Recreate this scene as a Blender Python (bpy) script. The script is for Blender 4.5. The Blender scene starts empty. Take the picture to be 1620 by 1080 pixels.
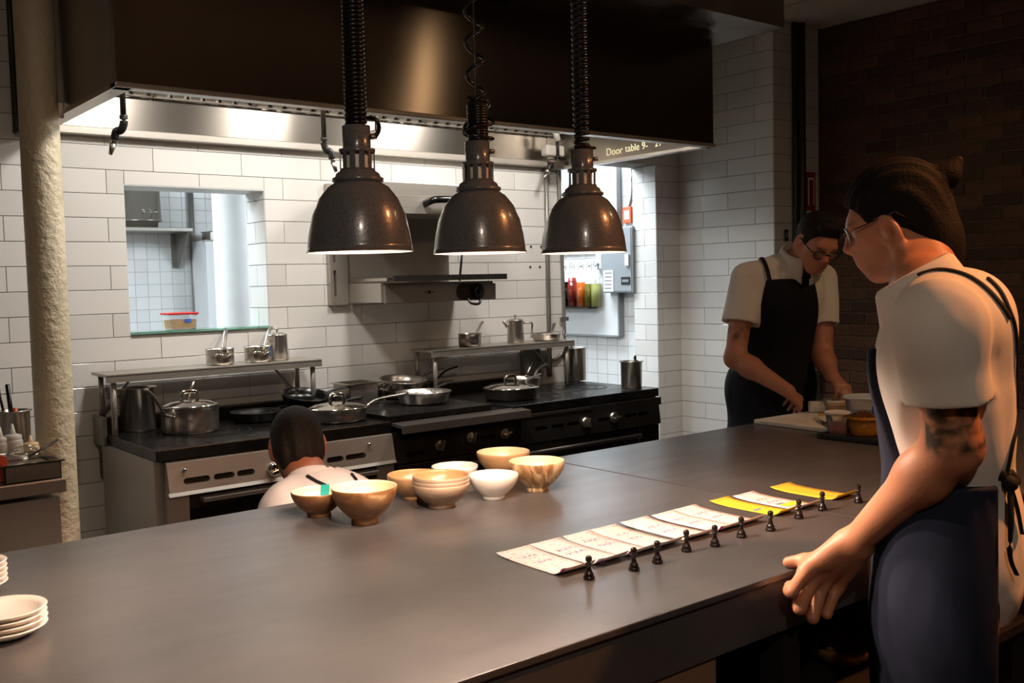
import bpy, bmesh, math, random
import numpy as np
from mathutils import Vector, Matrix, Quaternion
random.seed(7)
rng = np.random.RandomState(5)
PI = math.pi
scene = bpy.context.scene
COL = scene.collection

# ---------------------------------------------------------------- camera
FPX, YAW, PITCH, ROLL = 1570.0, 0.67750414, -0.05968967, -0.02447966
CAM = np.array([0.0, 0.0, 1.52])
_f = np.array([math.sin(YAW)*math.cos(PITCH), math.cos(YAW)*math.cos(PITCH), math.sin(PITCH)])
_r0 = np.array([math.cos(YAW), -math.sin(YAW), 0.0]); _u0 = np.cross(_r0, _f)
_r = math.cos(ROLL)*_r0 + math.sin(ROLL)*_u0
_u = -math.sin(ROLL)*_r0 + math.cos(ROLL)*_u0
cd = bpy.data.cameras.new('camera'); cam = bpy.data.objects.new('camera', cd); COL.objects.link(cam)
cd.sensor_width = 36.0; cd.lens = FPX/1620*36.0; cd.clip_start = 0.05; cd.clip_end = 60
m = Matrix.Identity(4)
for i in range(3):
    m[i][0] = _r[i]; m[i][1] = _u[i]; m[i][2] = -_f[i]; m[i][3] = CAM[i]
cam.matrix_world = m
scene.camera = cam
def ray(x, y): return _f + _r*(x-810)/FPX - _u*(y-540)/FPX
def pd(x, y, d): return CAM + ray(x, y)*d                 # point at a camera depth
def aty(x, y, Y): v = ray(x, y); return CAM + v*(Y/v[1])
def atx(x, y, X): v = ray(x, y); return CAM + v*(X/v[0])
def atz(x, y, Z): v = ray(x, y); return CAM + v*((Z-CAM[2])/v[2])

# ---------------------------------------------------------------- world, exposure
w = bpy.data.worlds.new('world'); scene.world = w; w.use_nodes = True
w.node_tree.nodes['Background'].inputs[0].default_value = (1.0, 0.8, 0.62, 1)
w.node_tree.nodes['Background'].inputs[1].default_value = 0.0
vs = scene.view_settings
vs.view_transform = 'Standard'; vs.look = 'None'; vs.gamma = 1.0; vs.use_curve_mapping = False
vs.exposure = 0.0

# ---------------------------------------------------------------- the large lights
def light(name, kind, loc, energy, color, size=0.1, aim=None, spot=None, blend=0.5, sizey=None):
    l = bpy.data.lights.new(name, kind); l.energy = energy; l.color = color
    if kind == 'AREA':
        l.size = size
        if sizey: l.shape = 'RECTANGLE'; l.size_y = sizey
    else: l.shadow_soft_size = size
    if kind == 'SPOT': l.spot_size = spot; l.spot_blend = blend
    o = bpy.data.objects.new(name, l); COL.objects.link(o); o.location = loc
    if aim is not None: o.rotation_euler = (Vector(aim)-Vector(loc)).to_track_quat('-Z', 'Y').to_euler()
    return o
COOL = (0.80, 0.91, 1.0); NEUT = (1.0, 0.95, 0.89); WARM = (1.0, 0.62, 0.33); HOT = (1.0, 0.35, 0.11)
# back kitchen tubes (behind the window and the passage)
light('back_room_tubes_offscreen', 'AREA', (0.75, 5.95, 2.74), 150, COOL, 1.6, (0.75, 5.95, 0), sizey=1.8)
light('passage_tubes_offscreen', 'AREA', (4.35, 5.5, 2.74), 90, COOL, 0.5, (4.35, 5.5, 0), sizey=1.2)
# lamps under the canopy hood
for hx in (1.62, 2.55, 3.45):
    light('hood_light', 'AREA', (hx, 3.50, 2.62), 15.0, NEUT, 0.22, (hx, 4.05, 1.2))
# ceiling downlights of the dark dining room
def down(name, loc, e, c, size, aim, spread):
    o = light(name, 'AREA', loc, e, c, size, aim); o.data.shape = 'DISK'; o.data.spread = spread; return o
down('dining_downlight_right_offscreen', (2.85, 0.10, 3.03), 16, HOT, 0.11, (2.0, 0.8, 1.0), 1.6)        # warm light on the near man's back
down('dining_downlight_behind_offscreen', (-0.3, -0.9, 3.03), 9, (1.0, 0.80, 0.64), 0.12, (0.6, 1.7, 0.9), 2.0)  # lamp sheen, plates, hood front
down('dining_downlight_far_right_offscreen', (3.9, 0.9, 3.03), 7, WARM, 0.11, (3.9, 1.6, 0.0), 2.5)      # warm wash on the brick

# ---------------------------------------------------------------- materials
MATS = {}
def nmat(name):
    m = bpy.data.materials.new(name); m.use_nodes = True; MATS[name] = m
    nt = m.node_tree; return m, nt, nt.nodes['Principled BSDF']
def setp(b, **k):
    for kk, v in k.items(): b.inputs[kk].default_value = v
def rgb(h):
    h = h.lstrip('#'); c = [int(h[i:i+2], 16)/255 for i in (0, 2, 4)]
    return tuple(x/12.92 if x <= 0.04045 else ((x+0.055)/1.055)**2.4 for x in c) + (1,)
def mat(name, col, rough=0.5, metal=0.0, **k):
    m, nt, b = nmat(name)
    setp(b, **{'Base Color': rgb(col) if isinstance(col, str) else (*col, 1), 'Roughness': rough, 'Metallic': metal}); setp(b, **k)
    return m
def N(nt, t, **k):
    n = nt.nodes.new(t)
    for kk, v in k.items(): setattr(n, kk, v)
    return n
def coords(nt, scale=(1, 1, 1), kind='Object'):
    tc = N(nt, 'ShaderNodeTexCoord'); mp = N(nt, 'ShaderNodeMapping'); mp.inputs['Scale'].default_value = scale
    nt.links.new(tc.outputs[kind], mp.inputs['Vector']); return mp.outputs['Vector']
def noise(nt, vec, scale, detail=4, rough=0.55, dist=0.0):
    n = N(nt, 'ShaderNodeTexNoise'); n.inputs['Scale'].default_value = scale; n.inputs['Detail'].default_value = detail
    n.inputs['Roughness'].default_value = rough; n.inputs['Distortion'].default_value = dist
    if vec is not None: nt.links.new(vec, n.inputs['Vector'])
    return n.outputs['Fac']
def ramp(nt, fac, stops):
    r = N(nt, 'ShaderNodeValToRGB'); e = r.color_ramp.elements
    while len(e) < len(stops): e.new(0.5)
    for i, (p, c) in enumerate(stops): e[i].position = p; e[i].color = rgb(c) if isinstance(c, str) else (c, c, c, 1)
    nt.links.new(fac, r.inputs['Fac']); return r.outputs['Color']
def bump(nt, b, h, strength, dist=0.002):
    n = N(nt, 'ShaderNodeBump'); n.inputs['Strength'].default_value = strength; n.inputs['Distance'].default_value = dist
    nt.links.new(h, n.inputs['Height']); nt.links.new(n.outputs['Normal'], b.inputs['Normal'])
def noisy(name, stops, scale, rough=0.5, metal=0.0, bs=0.0, bd=0.002, bscale=None, vscale=(1, 1, 1), kind='Object', rstops=None, detail=5, dist=0.0, **k):
    m, nt, b = nmat(name); v = coords(nt, vscale, kind)
    f = noise(nt, v, scale, detail, dist=dist); nt.links.new(ramp(nt, f, stops), b.inputs['Base Color'])
    setp(b, Roughness=rough, Metallic=metal); setp(b, **k)
    if rstops: nt.links.new(ramp(nt, f, rstops), b.inputs['Roughness'])
    if bs: bump(nt, b, noise(nt, v, bscale or scale*4, 4), bs, bd)
    return m
def brushed(name, col, rough, tangent, aniso=0.75, vscale=(1, 1, 1), wear=0.06, metal=1.0):
    m, nt, b = nmat(name)
    v = coords(nt, vscale); f = noise(nt, v, 6, 3)
    c = rgb(col); mx = N(nt, 'ShaderNodeMix', data_type='RGBA')
    mx.inputs[6].default_value = tuple(x*0.86 for x in c[:3]) + (1,); mx.inputs[7].default_value = c
    nt.links.new(f, mx.inputs[0]); nt.links.new(mx.outputs[2], b.inputs['Base Color'])
    setp(b, Metallic=metal, Roughness=rough, Anisotropic=aniso)
    t = N(nt, 'ShaderNodeCombineXYZ')
    for i in range(3): t.inputs[i].default_value = tangent[i]
    nt.links.new(t.outputs[0], b.inputs['Tangent'])
    if wear: bump(nt, b, noise(nt, coords(nt, (1.2, 1.2, 0.9)), 1.3, 1), wear, 0.05)
    return m
def rand_tint(name, stops, rough, bs=0.0, bscale=30, bd=0.002, nscale=0, **k):
    """colour picked per piece, a little noise inside it"""
    m, nt, b = nmat(name); oi = N(nt, 'ShaderNodeObjectInfo'); fac = oi.outputs['Random']
    if nscale:
        mth = N(nt, 'ShaderNodeMath', operation='MULTIPLY_ADD'); mth.inputs[1].default_value = 0.6
        nt.links.new(noise(nt, coords(nt, kind='Object'), nscale), mth.inputs[0])
        m2 = N(nt, 'ShaderNodeMath', operation='MULTIPLY'); m2.inputs[1].default_value = 0.5
        nt.links.new(fac, m2.inputs[0]); nt.links.new(m2.outputs[0], mth.inputs[2]); fac = mth.outputs[0]
    nt.links.new(ramp(nt, fac, stops), b.inputs['Base Color']); setp(b, Roughness=rough); setp(b, **k)
    if bs: bump(nt, b, noise(nt, coords(nt, kind='Object'), bscale), bs, bd)
    return m
rand_tint('tile', [(0, '#d7d4ce'), (1, '#e2dfda')], 0.09, bs=0.05, bscale=7, bd=0.01)
rand_tint('tile_small', [(0, '#dfdfdd'), (1, '#e9e9e7')], 0.16)
mat('grout', '#6f6a63', 0.9)
mat('grout_pale', '#cbcbc9', 0.9)
noisy('plaster_white', [(0.3, '#d9d9d6'), (0.7, '#e4e4e1')], 6, 0.6)
noisy('brick', [(0.25, '#3d2016'), (0.5, '#5a2f20'), (0.75, '#6d3b28')], 9, 0.85, bs=0.6, bd=0.004, bscale=60)
MATS['brick'] = None
rand_tint('brick', [(0.15, '#3a281c'), (0.5, '#513827'), (0.8, '#664732'), (1, '#7a5a42')], 0.85, bs=0.7, bscale=70, bd=0.004, nscale=12)
noisy('mortar', [(0.3, '#4a3a2e'), (0.7, '#6b5846')], 25, 0.95, bs=0.5, bscale=120)
noisy('ceiling', [(0.3, '#c9bfae'), (0.7, '#d6ccbc')], 30, 0.9, bs=0.2, bscale=200)
mat('ceiling_grid', '#b8ae9e', 0.7)
noisy('floor', [(0.3, '#3a2c24'), (0.7, '#4d3b30')], 7, 0.55)
noisy('dining_wall', [(0.3, '#3a2820'), (0.7, '#4a3428')], 3, 0.8)
noisy('column_paint', [(0.30, '#cdbf9f'), (0.6, '#dccfb2'), (0.8, '#d3c5a6')], 5, 0.42, bs=0.75, bd=0.012, bscale=34)
mt, nt, b = nmat('counter')
v = coords(nt); f1 = noise(nt, v, 2.2, 6, 0.6, 0.6)
nt.links.new(ramp(nt, f1, [(0.28, '#484645'), (0.5, '#525050'), (0.72, '#5d5a59')]), b.inputs['Base Color'])
f2 = noise(nt, coords(nt, (1.0, 5.0, 1.0)), 3.0, 6, 0.62)
nt.links.new(ramp(nt, f2, [(0.25, 0.27), (0.75, 0.36)]), b.inputs['Roughness'])
setp(b, **{'Specular IOR Level': 0.8}); bump(nt, b, noise(nt, v, 60, 4), 0.05, 0.002)
noisy('counter_dark', [(0.3, '#24211f'), (0.7, '#2f2b28')], 5, 0.5)
brushed('hood_steel', '#9a938a', 0.22, (0, 0, 1), 0.92, wear=0.09)
brushed('hood_inner', '#9a938a', 0.30, (0, 0, 1), 0.6, wear=0.05)
brushed('steel_sheet', '#b9b2a8', 0.38, (1, 0, 0), 0.4, wear=0.05, metal=0.7)
brushed('steel_dull', '#8f8a82', 0.45, (1, 0, 0), 0.3, wear=0.05, metal=0.7)
brushed('steel_ledge', '#8a8078', 0.30, (1, 0, 0), 0.4, wear=0.05, metal=0.8)
brushed('steel_dark', '#57514c', 0.40, (1, 0, 0), 0.3, wear=0.05, metal=0.7)
mat('steel_pot', '#bdb6ac', 0.27, 0.93)
mat('steel_polish', '#cfc9bf', 0.10, 1.0)
mat('steel_satin', '#b4ada3', 0.30, 1.0)
noisy('cast_iron', [(0.3, '#141312'), (0.7, '#211f1d')], 18, 0.42, 0.3, bs=0.15, bscale=90)
noisy('stove_top', [(0.3, '#2b2928'), (0.55, '#383533'), (0.75, '#474340')], 5, 0.3, 0.75, rstops=[(0.3, 0.17), (0.7, 0.33)])
noisy('stove_dark', [(0.3, '#2a2623'), (0.7, '#3b3531')], 7, 0.36, 0.6)  # dark tone shared by linings, risers and two range fronts
mat('black_enamel', '#0d0d0e', 0.25, 0.1)
mat('pipe_brown', '#4a4038', 0.45, 0.7)
mat('pipe_grey', '#8d8a84', 0.4, 0.5)
mat('pipe_dark', '#3d4038', 0.45, 0.4)
mt, nt, b = nmat('lamp_enamel')
v = coords(nt); nt.links.new(ramp(nt, noise(nt, v, 260, 2), [(0.35, '#57595b'), (0.65, '#6a6c6e')]), b.inputs['Base Color'])
setp(b, Roughness=0.28, Metallic=0.0, **{'Coat Weight': 0.6, 'Coat Roughness': 0.12}); bump(nt, b, noise(nt, v, 190, 2), 0.22, 0.0015)
mat('lamp_inside', '#f2ece2', 0.35)
mat('rubber', '#0a0a0c', 0.3)
mat('wire', '#8a8884', 0.3, 1.0)
mat('paper', '#f0dcd6', 0.75); mat('paper_yellow', '#f4c928', 0.7)
for nm, base, ink in (('ticket_paper', '#f1e3df', '#a04f96'), ('ticket_yellow', '#f2cf38', '#a8791a')):
    mt, nt, b = nmat(nm)
    tc = N(nt, 'ShaderNodeTexCoord'); sx = N(nt, 'ShaderNodeSeparateXYZ'); nt.links.new(tc.outputs['Object'], sx.inputs[0])
    oi = N(nt, 'ShaderNodeObjectInfo')
    # rows of small print: short dashes along x in lines spaced along y
    add = N(nt, 'ShaderNodeVectorMath', operation='MULTIPLY'); add.inputs[1].default_value = (210, 75, 1)
    nt.links.new(tc.outputs['Object'], add.inputs[0])
    off = N(nt, 'ShaderNodeVectorMath', operation='ADD'); cb = N(nt, 'ShaderNodeCombineXYZ')
    ml = N(nt, 'ShaderNodeMath', operation='MULTIPLY'); ml.inputs[1].default_value = 90; nt.links.new(oi.outputs['Random'], ml.inputs[0])
    nt.links.new(ml.outputs[0], cb.inputs[0]); nt.links.new(ml.outputs[0], cb.inputs[2])
    nt.links.new(add.outputs[0], off.inputs[0]); nt.links.new(cb.outputs[0], off.inputs[1])
    dash = noise(nt, off.outputs[0], 1.0, 2)
    gt = N(nt, 'ShaderNodeMath', operation='GREATER_THAN'); gt.inputs[1].default_value = 0.58; nt.links.new(dash, gt.inputs[0])
    rw = N(nt, 'ShaderNodeMath', operation='MULTIPLY'); rw.inputs[1].default_value = 2*PI/0.016; nt.links.new(sx.outputs['Y'], rw.inputs[0])
    sn = N(nt, 'ShaderNodeMath', operation='SINE'); nt.links.new(rw.outputs[0], sn.inputs[0])
    g2 = N(nt, 'ShaderNodeMath', operation='GREATER_THAN'); g2.inputs[1].default_value = 0.55; nt.links.new(sn.outputs[0], g2.inputs[0])
    mm = N(nt, 'ShaderNodeMath', operation='MULTIPLY'); nt.links.new(gt.outputs[0], mm.inputs[0]); nt.links.new(g2.outputs[0], mm.inputs[1])
    m9 = N(nt, 'ShaderNodeMath', operation='MULTIPLY'); m9.inputs[1].default_value = 0.55; nt.links.new(mm.outputs[0], m9.inputs[0])
    mx = N(nt, 'ShaderNodeMix', data_type='RGBA'); mx.inputs[6].default_value = rgb(base); mx.inputs[7].default_value = rgb(ink)
    nt.links.new(m9.outputs[0], mx.inputs[0]); nt.links.new(mx.outputs[2], b.inputs['Base Color']); setp(b, Roughness=0.8)
mat('ink_pink', '#d15fc0', 0.8); mat('ink_purple', '#8f4aa8', 0.8); mat('ink_blue', '#6f8fc9', 0.8); mat('ink_yellow', '#f3e33a', 0.8)
mat('pawn', '#1c1513', 0.22, 0.0, **{'Coat Weight': 0.3})
noisy('ceramic_tan', [(0.3, '#a27d55'), (0.6, '#b58e62'), (0.8, '#c9a67c')], 7, 0.3, vscale=(1, 1, 6))
noisy('ceramic_grey', [(0.3, '#77624f'), (0.5, '#9a836b'), (0.62, '#b9a48b'), (0.75, '#8a745e')], 5, 0.32, vscale=(1, 1, 7), dist=0.8)
noisy('ceramic_marble', [(0.34, '#6d4c31'), (0.46, '#a98459'), (0.56, '#d8c39c'), (0.7, '#8a6843')], 8, 0.3, vscale=(2.2, 2.2, 1.2), dist=1.6)
noisy('ceramic_brown', [(0.30, '#5b3b24'), (0.46, '#7d5734'), (0.56, '#946c45'), (0.64, '#c2a27a'), (0.70, '#7d5734')], 5, 0.28, vscale=(1.5, 1.5, 3.2), dist=1.4)
noisy('ceramic_cream', [(0.3, '#dcc49a'), (0.7, '#ead7b4')], 9, 0.3)
noisy('ceramic_white', [(0.3, '#dcd6cb'), (0.7, '#e8e3da')], 10, 0.22)
mat('porcelain', '#e9e1d6', 0.18)
mat('tape_teal', '#0f8f8c', 0.6); mat('tape_blue', '#2f62c8', 0.6)
mat('plastic_white', '#e6e9ee', 0.35, 0, **{'Transmission Weight': 0.0, 'Subsurface Weight': 0.0})
mat('plastic_clear', '#f2f4f7', 0.12, 0, **{'Transmission Weight': 0.88, 'IOR': 1.08})
mat('plastic_amber', '#c98f35', 0.25, 0, **{'Transmission Weight': 0.45, 'IOR': 1.2})
mat('food_pink', '#b01646', 0.5); mat('food_orange', '#d9a24e', 0.6); mat('food_brown', '#6a3f22', 0.7); mat('food_amber', '#b87e2c', 0.5)
mat('lid_red', '#c8231f', 0.4)
mat('board', '#e8e0d0', 0.5)
mat('tray_black', '#121211', 0.4)
mat('orange_plastic', '#c2461c', 0.45)
mat('squeeze', '#cfc9bc', 0.4, 0, **{'Transmission Weight': 0.3}); mat('squeeze_tan', '#c9ab82', 0.4)
mat('glass_green', '#9fd0b8', 0.08, 0, **{'Transmission Weight': 0.8, 'IOR': 1.45})
mat('glass_clear', '#f1f5f4', 0.03, 0, **{'Transmission Weight': 1.0, 'IOR': 1.2})
mat('liquid_red', '#8a2210', 0.15); mat('liquid_orange', '#d2641a', 0.15); mat('liquid_green', '#6f6a12', 0.15); mat('liquid_dark', '#200c08', 0.15); mat('liquid_pale', '#b9b56a', 0.15)
mat('panel_grey', '#9ea3a6', 0.45, 0.3)
mat('white_paint', '#e4e6e6', 0.4)
mat('label_white', '#dfe3e5', 0.7); mat('label_black', '#1c1d1e', 0.5); mat('label_text', '#8a8d8f', 0.6)
mat('tag_orange', '#d2562a', 0.6)
mat('sign_red', '#8f1d1a', 0.5)
mat('chalk', '#d9cfa6', 0.9)
mat('cardboard', '#8a6a52', 0.85)
mat('hair_black', '#0b0a0a', 0.55); noisy('hair_dark', [(0.3, '#0b0807'), (0.7, '#150e0a')], 60, 0.75, bs=0.6, bscale=160, bd=0.004, **{'Specular IOR Level': 0.2})
noisy('hair_brown', [(0.3, '#16110d'), (0.7, '#261c14')], 60, 0.7, bs=0.5, bscale=200, bd=0.003, **{'Specular IOR Level': 0.25})
def cloth(name, col, col2, rough=0.85, bs=0.5):
    m, nt, b = nmat(name); v = coords(nt, (1, 1, 0.6))
    nt.links.new(ramp(nt, noise(nt, v, 6, 3), [(0.35, col), (0.65, col2)]), b.inputs['Base Color']); setp(b, Roughness=rough, **{'Specular IOR Level': 0.25})
    bump(nt, b, noise(nt, v, 6.5, 1.5, 0.4, 0.8), bs, 0.05); return m
cloth('shirt_white', '#e3dcd2', '#ebe5dc'); cloth('shirt_grey', '#d9cfcb', '#e2d9d5')
cloth('denim', '#1b2030', '#252b3d', 0.9); cloth('apron_black', '#15151a', '#1c1c21', 0.9); cloth('trouser', '#16161a', '#1e1e22', 0.9)
mat('strap_black', '#0c0b0d', 0.8)
mat('frame_dark', '#1b1412', 0.3); mat('frame_metal', '#7d7268', 0.25, 0.9)
mat('lens', '#dfe4e6', 0.03, 0, **{'Transmission Weight': 1.0, 'IOR': 1.05})
mat('eye', '#e5ddd5', 0.2); mat('shoe', '#101010', 0.5)
mt, nt, b = nmat('skin')
a = N(nt, 'ShaderNodeVertexColor', layer_name='Col'); nt.links.new(a.outputs['Color'], b.inputs['Base Color'])
setp(b, Roughness=0.46, **{'Subsurface Weight': 0.12, 'Subsurface Radius': (0.012, 0.005, 0.003), 'Subsurface Scale': 0.6})
bump(nt, b, noise(nt, coords(nt), 130, 3), 0.12, 0.003)
def emis(name, col, s):
    m, nt, b = nmat(name); setp(b, **{'Base Color': (0, 0, 0, 1), 'Emission Color': (*col, 1), 'Emission Strength': s}); return m
emis('bulb', (1.0, 0.80, 0.62), 30.0); emis('tube', COOL, 6.0); emis('globe', NEUT, 6.0)

# ---------------------------------------------------------------- mesh helpers
class MB:
    """collects shapes; build() links them as one mesh object"""
    def __init__(s): s.v = []; s.f = []; s.mi = []; s.sm = []
    def add(s, vs, fs, mi=0, smooth=False):
        o = len(s.v); s.v += [tuple(map(float, p)) for p in vs]
        for f in fs: s.f.append(tuple(i+o for i in f)); s.mi.append(mi); s.sm.append(smooth)
        return s
    def box(s, x0, x1, y0, y1, z0, z1, mi=0, bev=0.0):
        if bev <= 0:
            vs = [(x0,y0,z0),(x1,y0,z0),(x1,y1,z0),(x0,y1,z0),(x0,y0,z1),(x1,y0,z1),(x1,y1,z1),(x0,y1,z1)]
            fs = [(0,3,2,1),(4,5,6,7),(0,1,5,4),(1,2,6,5),(2,3,7,6),(3,0,4,7)]
            return s.add(vs, fs, mi)
        bm = bmesh.new(); bmesh.ops.create_cube(bm, size=1.0)
        for v in bm.verts: v.co = Vector(((x0+x1)/2+v.co.x*(x1-x0), (y0+y1)/2+v.co.y*(y1-y0), (z0+z1)/2+v.co.z*(z1-z0)))
        bmesh.ops.bevel(bm, geom=bm.edges[:], offset=bev, segments=2, profile=0.5, affect='EDGES')
        bm.verts.index_update()
        s.add([v.co for v in bm.verts], [[v.index for v in f.verts] for f in bm.faces], mi); bm.free(); return s
    def prism(s, poly, axis, a, b, mi=0):
        """poly in the two other axes (in x,y,z order), extruded along axis from a to b"""
        def P(u, v, t): return {'x': (t, u, v), 'y': (u, t, v), 'z': (u, v, t)}[axis]
        n = len(poly); vs = [P(u, v, a) for u, v in poly] + [P(u, v, b) for u, v in poly]
        fs = [tuple(range(n))[::-1], tuple(range(n, 2*n))] + [(i, (i+1) % n, n+(i+1) % n, n+i) for i in range(n)]
        return s.add(vs, fs, mi)
    def lathe(s, prof, c=(0, 0, 0), n=32, mi=0, M=None, smooth=True):
        vs = []; fs = []; rows = []
        for r, z in prof:
            if r < 1e-6: rows.append([len(vs)]); vs.append((0, 0, z))
            else:
                rows.append(list(range(len(vs), len(vs)+n)))
                vs += [(r*math.cos(2*PI*i/n), r*math.sin(2*PI*i/n), z) for i in range(n)]
        for A, B in zip(rows[:-1], rows[1:]):
            for i in range(n):
                j = (i+1) % n
                if len(A) == 1 and len(B) == 1: continue
                if len(A) == 1: fs.append((A[0], B[j], B[i]))
                elif len(B) == 1: fs.append((A[i], A[j], B[0]))
                else: fs.append((A[i], A[j], B[j], B[i]))
        vs = [tuple((M @ Vector(p)) if M else Vector(p)) for p in vs]
        return s.add([(p[0]+c[0], p[1]+c[1], p[2]+c[2]) for p in vs], fs, mi, smooth)
    def cyl(s, c, r, z0, z1, n=24, mi=0, r2=None):
        r2 = r if r2 is None else r2
        return s.lathe([(0, z0), (r, z0)], c, n, mi, smooth=False).lathe([(r, z0), (r2, z1)], c, n, mi).lathe([(r2, z1), (0, z1)], c, n, mi, smooth=False)
    def tube(s, pts, r, n=8, mi=0, flat=1.0, up=(0, 0, 1), cap=True, smooth=True):
        pts = [Vector(p) for p in pts]; rr = r if isinstance(r, (list, tuple)) else [r]*len(pts)
        vs = []; fs = []; up = Vector(up)
        for i, p in enumerate(pts):
            t = (pts[min(i+1, len(pts)-1)]-pts[max(i-1, 0)]).normalized()
            a = t.cross(up)
            if a.length < 1e-4: a = t.cross(Vector((1, 0, 0)))
            a.normalize(); bb = a.cross(t).normalized()
            for k in range(n):
                q = 2*PI*k/n; vs.append(p+a*math.cos(q)*rr[i]+bb*math.sin(q)*rr[i]*flat)
        for i in range(len(pts)-1):
            for k in range(n):
                k2 = (k+1) % n; fs.append((i*n+k, i*n+k2, (i+1)*n+k2, (i+1)*n+k))
        if cap: fs += [tuple(range(n))[::-1], tuple(range((len(pts)-1)*n, len(pts)*n))]
        return s.add(vs, fs, mi, smooth)
    def sphere(s, c, r, n=14, mi=0, sc=(1, 1, 1)):
        prof = [(math.sin(PI*i/(n//2))*r, -math.cos(PI*i/(n//2))*r) for i in range(n//2+1)]
        prof[0] = (0, -r); prof[-1] = (0, r)
        return s.lathe(prof, c, n, mi, Matrix.Diagonal((*sc, 1)))
    def data(s, name, mats):
        me = bpy.data.meshes.new(name); me.from_pydata(s.v, [], s.f)
        for mm in mats: me.materials.append(MATS[mm] if isinstance(mm, str) else mm)
        me.polygons.foreach_set('material_index', s.mi); me.polygons.foreach_set('use_smooth', s.sm)
        bm = bmesh.new(); bm.from_mesh(me); bmesh.ops.recalc_face_normals(bm, faces=bm.faces[:]); bm.to_mesh(me); bm.free()
        me.update(); return me
    def build(s, name, mats, parent=None, loc=None):
        if isinstance(mats, str): mats = [mats]
        o = bpy.data.objects.new(name, s.data(name, mats)); COL.objects.link(o)
        if parent is not None: o.parent = parent
        if loc is not None: o.location = loc
        return o
def carve(o, cutter):
    """cut the shapes of an MB (same coordinates as o's mesh) out of o's mesh"""
    c = bpy.data.objects.new('cutter', cutter.data('cutter', [])); COL.objects.link(c)
    loc = o.location.copy(); par = o.parent; o.parent = None; o.location = (0, 0, 0)
    md = o.modifiers.new('carve', 'BOOLEAN'); md.operation = 'DIFFERENCE'; md.solver = 'EXACT'; md.object = c
    bpy.context.view_layer.update()
    me = bpy.data.meshes.new_from_object(o.evaluated_get(bpy.context.evaluated_depsgraph_get()))
    o.modifiers.clear(); o.data = me; o.parent = par; o.location = loc; bpy.data.objects.remove(c)
def smooth_path(pts, n=6):
    """Catmull-Rom through points"""
    P = [Vector(p) for p in pts]; out = []
    for i in range(len(P)-1):
        p0 = P[max(i-1, 0)]; p1 = P[i]; p2 = P[i+1]; p3 = P[min(i+2, len(P)-1)]
        for k in range(n):
            t = k/n; out.append(0.5*((2*p1)+(p2-p0)*t+(2*p0-5*p1+4*p2-p3)*t*t+(3*p1-p0-3*p2+p3)*t**3))
    out.append(P[-1]); return out
def tag(o, label, cat, group=None):
    o['label'] = label; o['category'] = cat
    if group: o['group'] = group
    return o
def thing(name, label, cat, loc=(0, 0, 0), rotz=0.0, group=None):
    o = bpy.data.objects.new(name, None); COL.objects.link(o); o.empty_display_size = 0.05
    o.location = loc; o.rotation_euler = (0, 0, rotz); return tag(o, label, cat, group)
def struct(o, label=None):
    o['kind'] = 'structure'
    if label: o['label'] = label
    return o
def copy_tree(o, parent=None):
    c = o.copy(); COL.objects.link(c); c.parent = parent
    for ch in [k for k in o.children]: copy_tree(ch, c)
    return c
def text(name, body, size, mat_, parent, M, extrude=0.0004):
    cu = bpy.data.curves.new(name, 'FONT'); cu.body = body; cu.size = size; cu.extrude = extrude
    t = bpy.data.objects.new(name, cu); COL.objects.link(t)
    bpy.context.view_layer.update()
    me = bpy.data.meshes.new_from_object(t); bpy.data.objects.remove(t); bpy.data.curves.remove(cu)
    me.materials.clear(); me.materials.append(MATS[mat_])
    o = bpy.data.objects.new(name, me); COL.objects.link(o); o.parent = parent; o.matrix_local = M
    return o

# ================================================================ THE SETTING
BW = 4.5            # back wall (tile face)
ROW, ROW0 = 0.1048, 1.1097
WX0, WX1, WZ0, WZ1 = 1.446, 2.107, 1.328, 1.990      # pass window
OX0, OX1, OZ1 = 4.035, 4.862, 2.2625                 # passage opening
RX, SY, BX = 5.09, 3.74, 5.56                        # right tiled wall, return, brick wall
CZ = 3.07
struct(MB().box(-3, 5.7, -4, 8.9, -0.1, 0).build('floor', 'floor'))
struct(MB().box(-3, 5.9, -4, 4.75, CZ, CZ+0.1).build('ceiling', 'ceiling'))
cp = struct(MB().box(-3.1, -3, -4, 4.75, 0, CZ).build('wall_left', 'dining_wall'))
struct(MB().box(-3.1, 5.9, -4.1, -4, 0, CZ).build('wall_front', 'dining_wall'))
grid = bpy.data.objects['ceiling']
for x in np.arange(-2.4, 5.6, 0.61):
    MB().box(x-0.012, x+0.012, -4, 3.74, CZ-0.004, CZ).build('grid_bar', 'ceiling_grid', grid)
for y in np.arange(-3.4, 3.7, 1.22):
    MB().box(-3, 5.56, y-0.012, y+0.012, CZ-0.005, CZ).build('grid_bar', 'ceiling_grid', grid)

g = 0.004
wb = MB()
for (x0, x1, z0, z1) in ((-3, WX0-g, 0, CZ), (WX0-g, WX1+g, 0, WZ0-g), (WX0-g, WX1+g, WZ1+g, CZ), (WX1+g, OX0, 0, CZ), (OX0, OX1+g, OZ1, CZ), (OX1+g, RX+0.1, 0, CZ)):
    wb.box(x0, x1, BW+g, 4.715, z0, z1)
wall_back = struct(wb.build('wall_back', 'grout'))
wall_right = struct(MB().box(RX+g, RX+0.5, SY+g, 4.715, 0, CZ).build('wall_right', 'grout'))
wall_return = wall_right
wall_brick = struct(MB().box(BX+0.006, BX+0.3, -4, SY+0.1, 0, CZ).build('wall_brick', 'mortar'))
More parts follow.
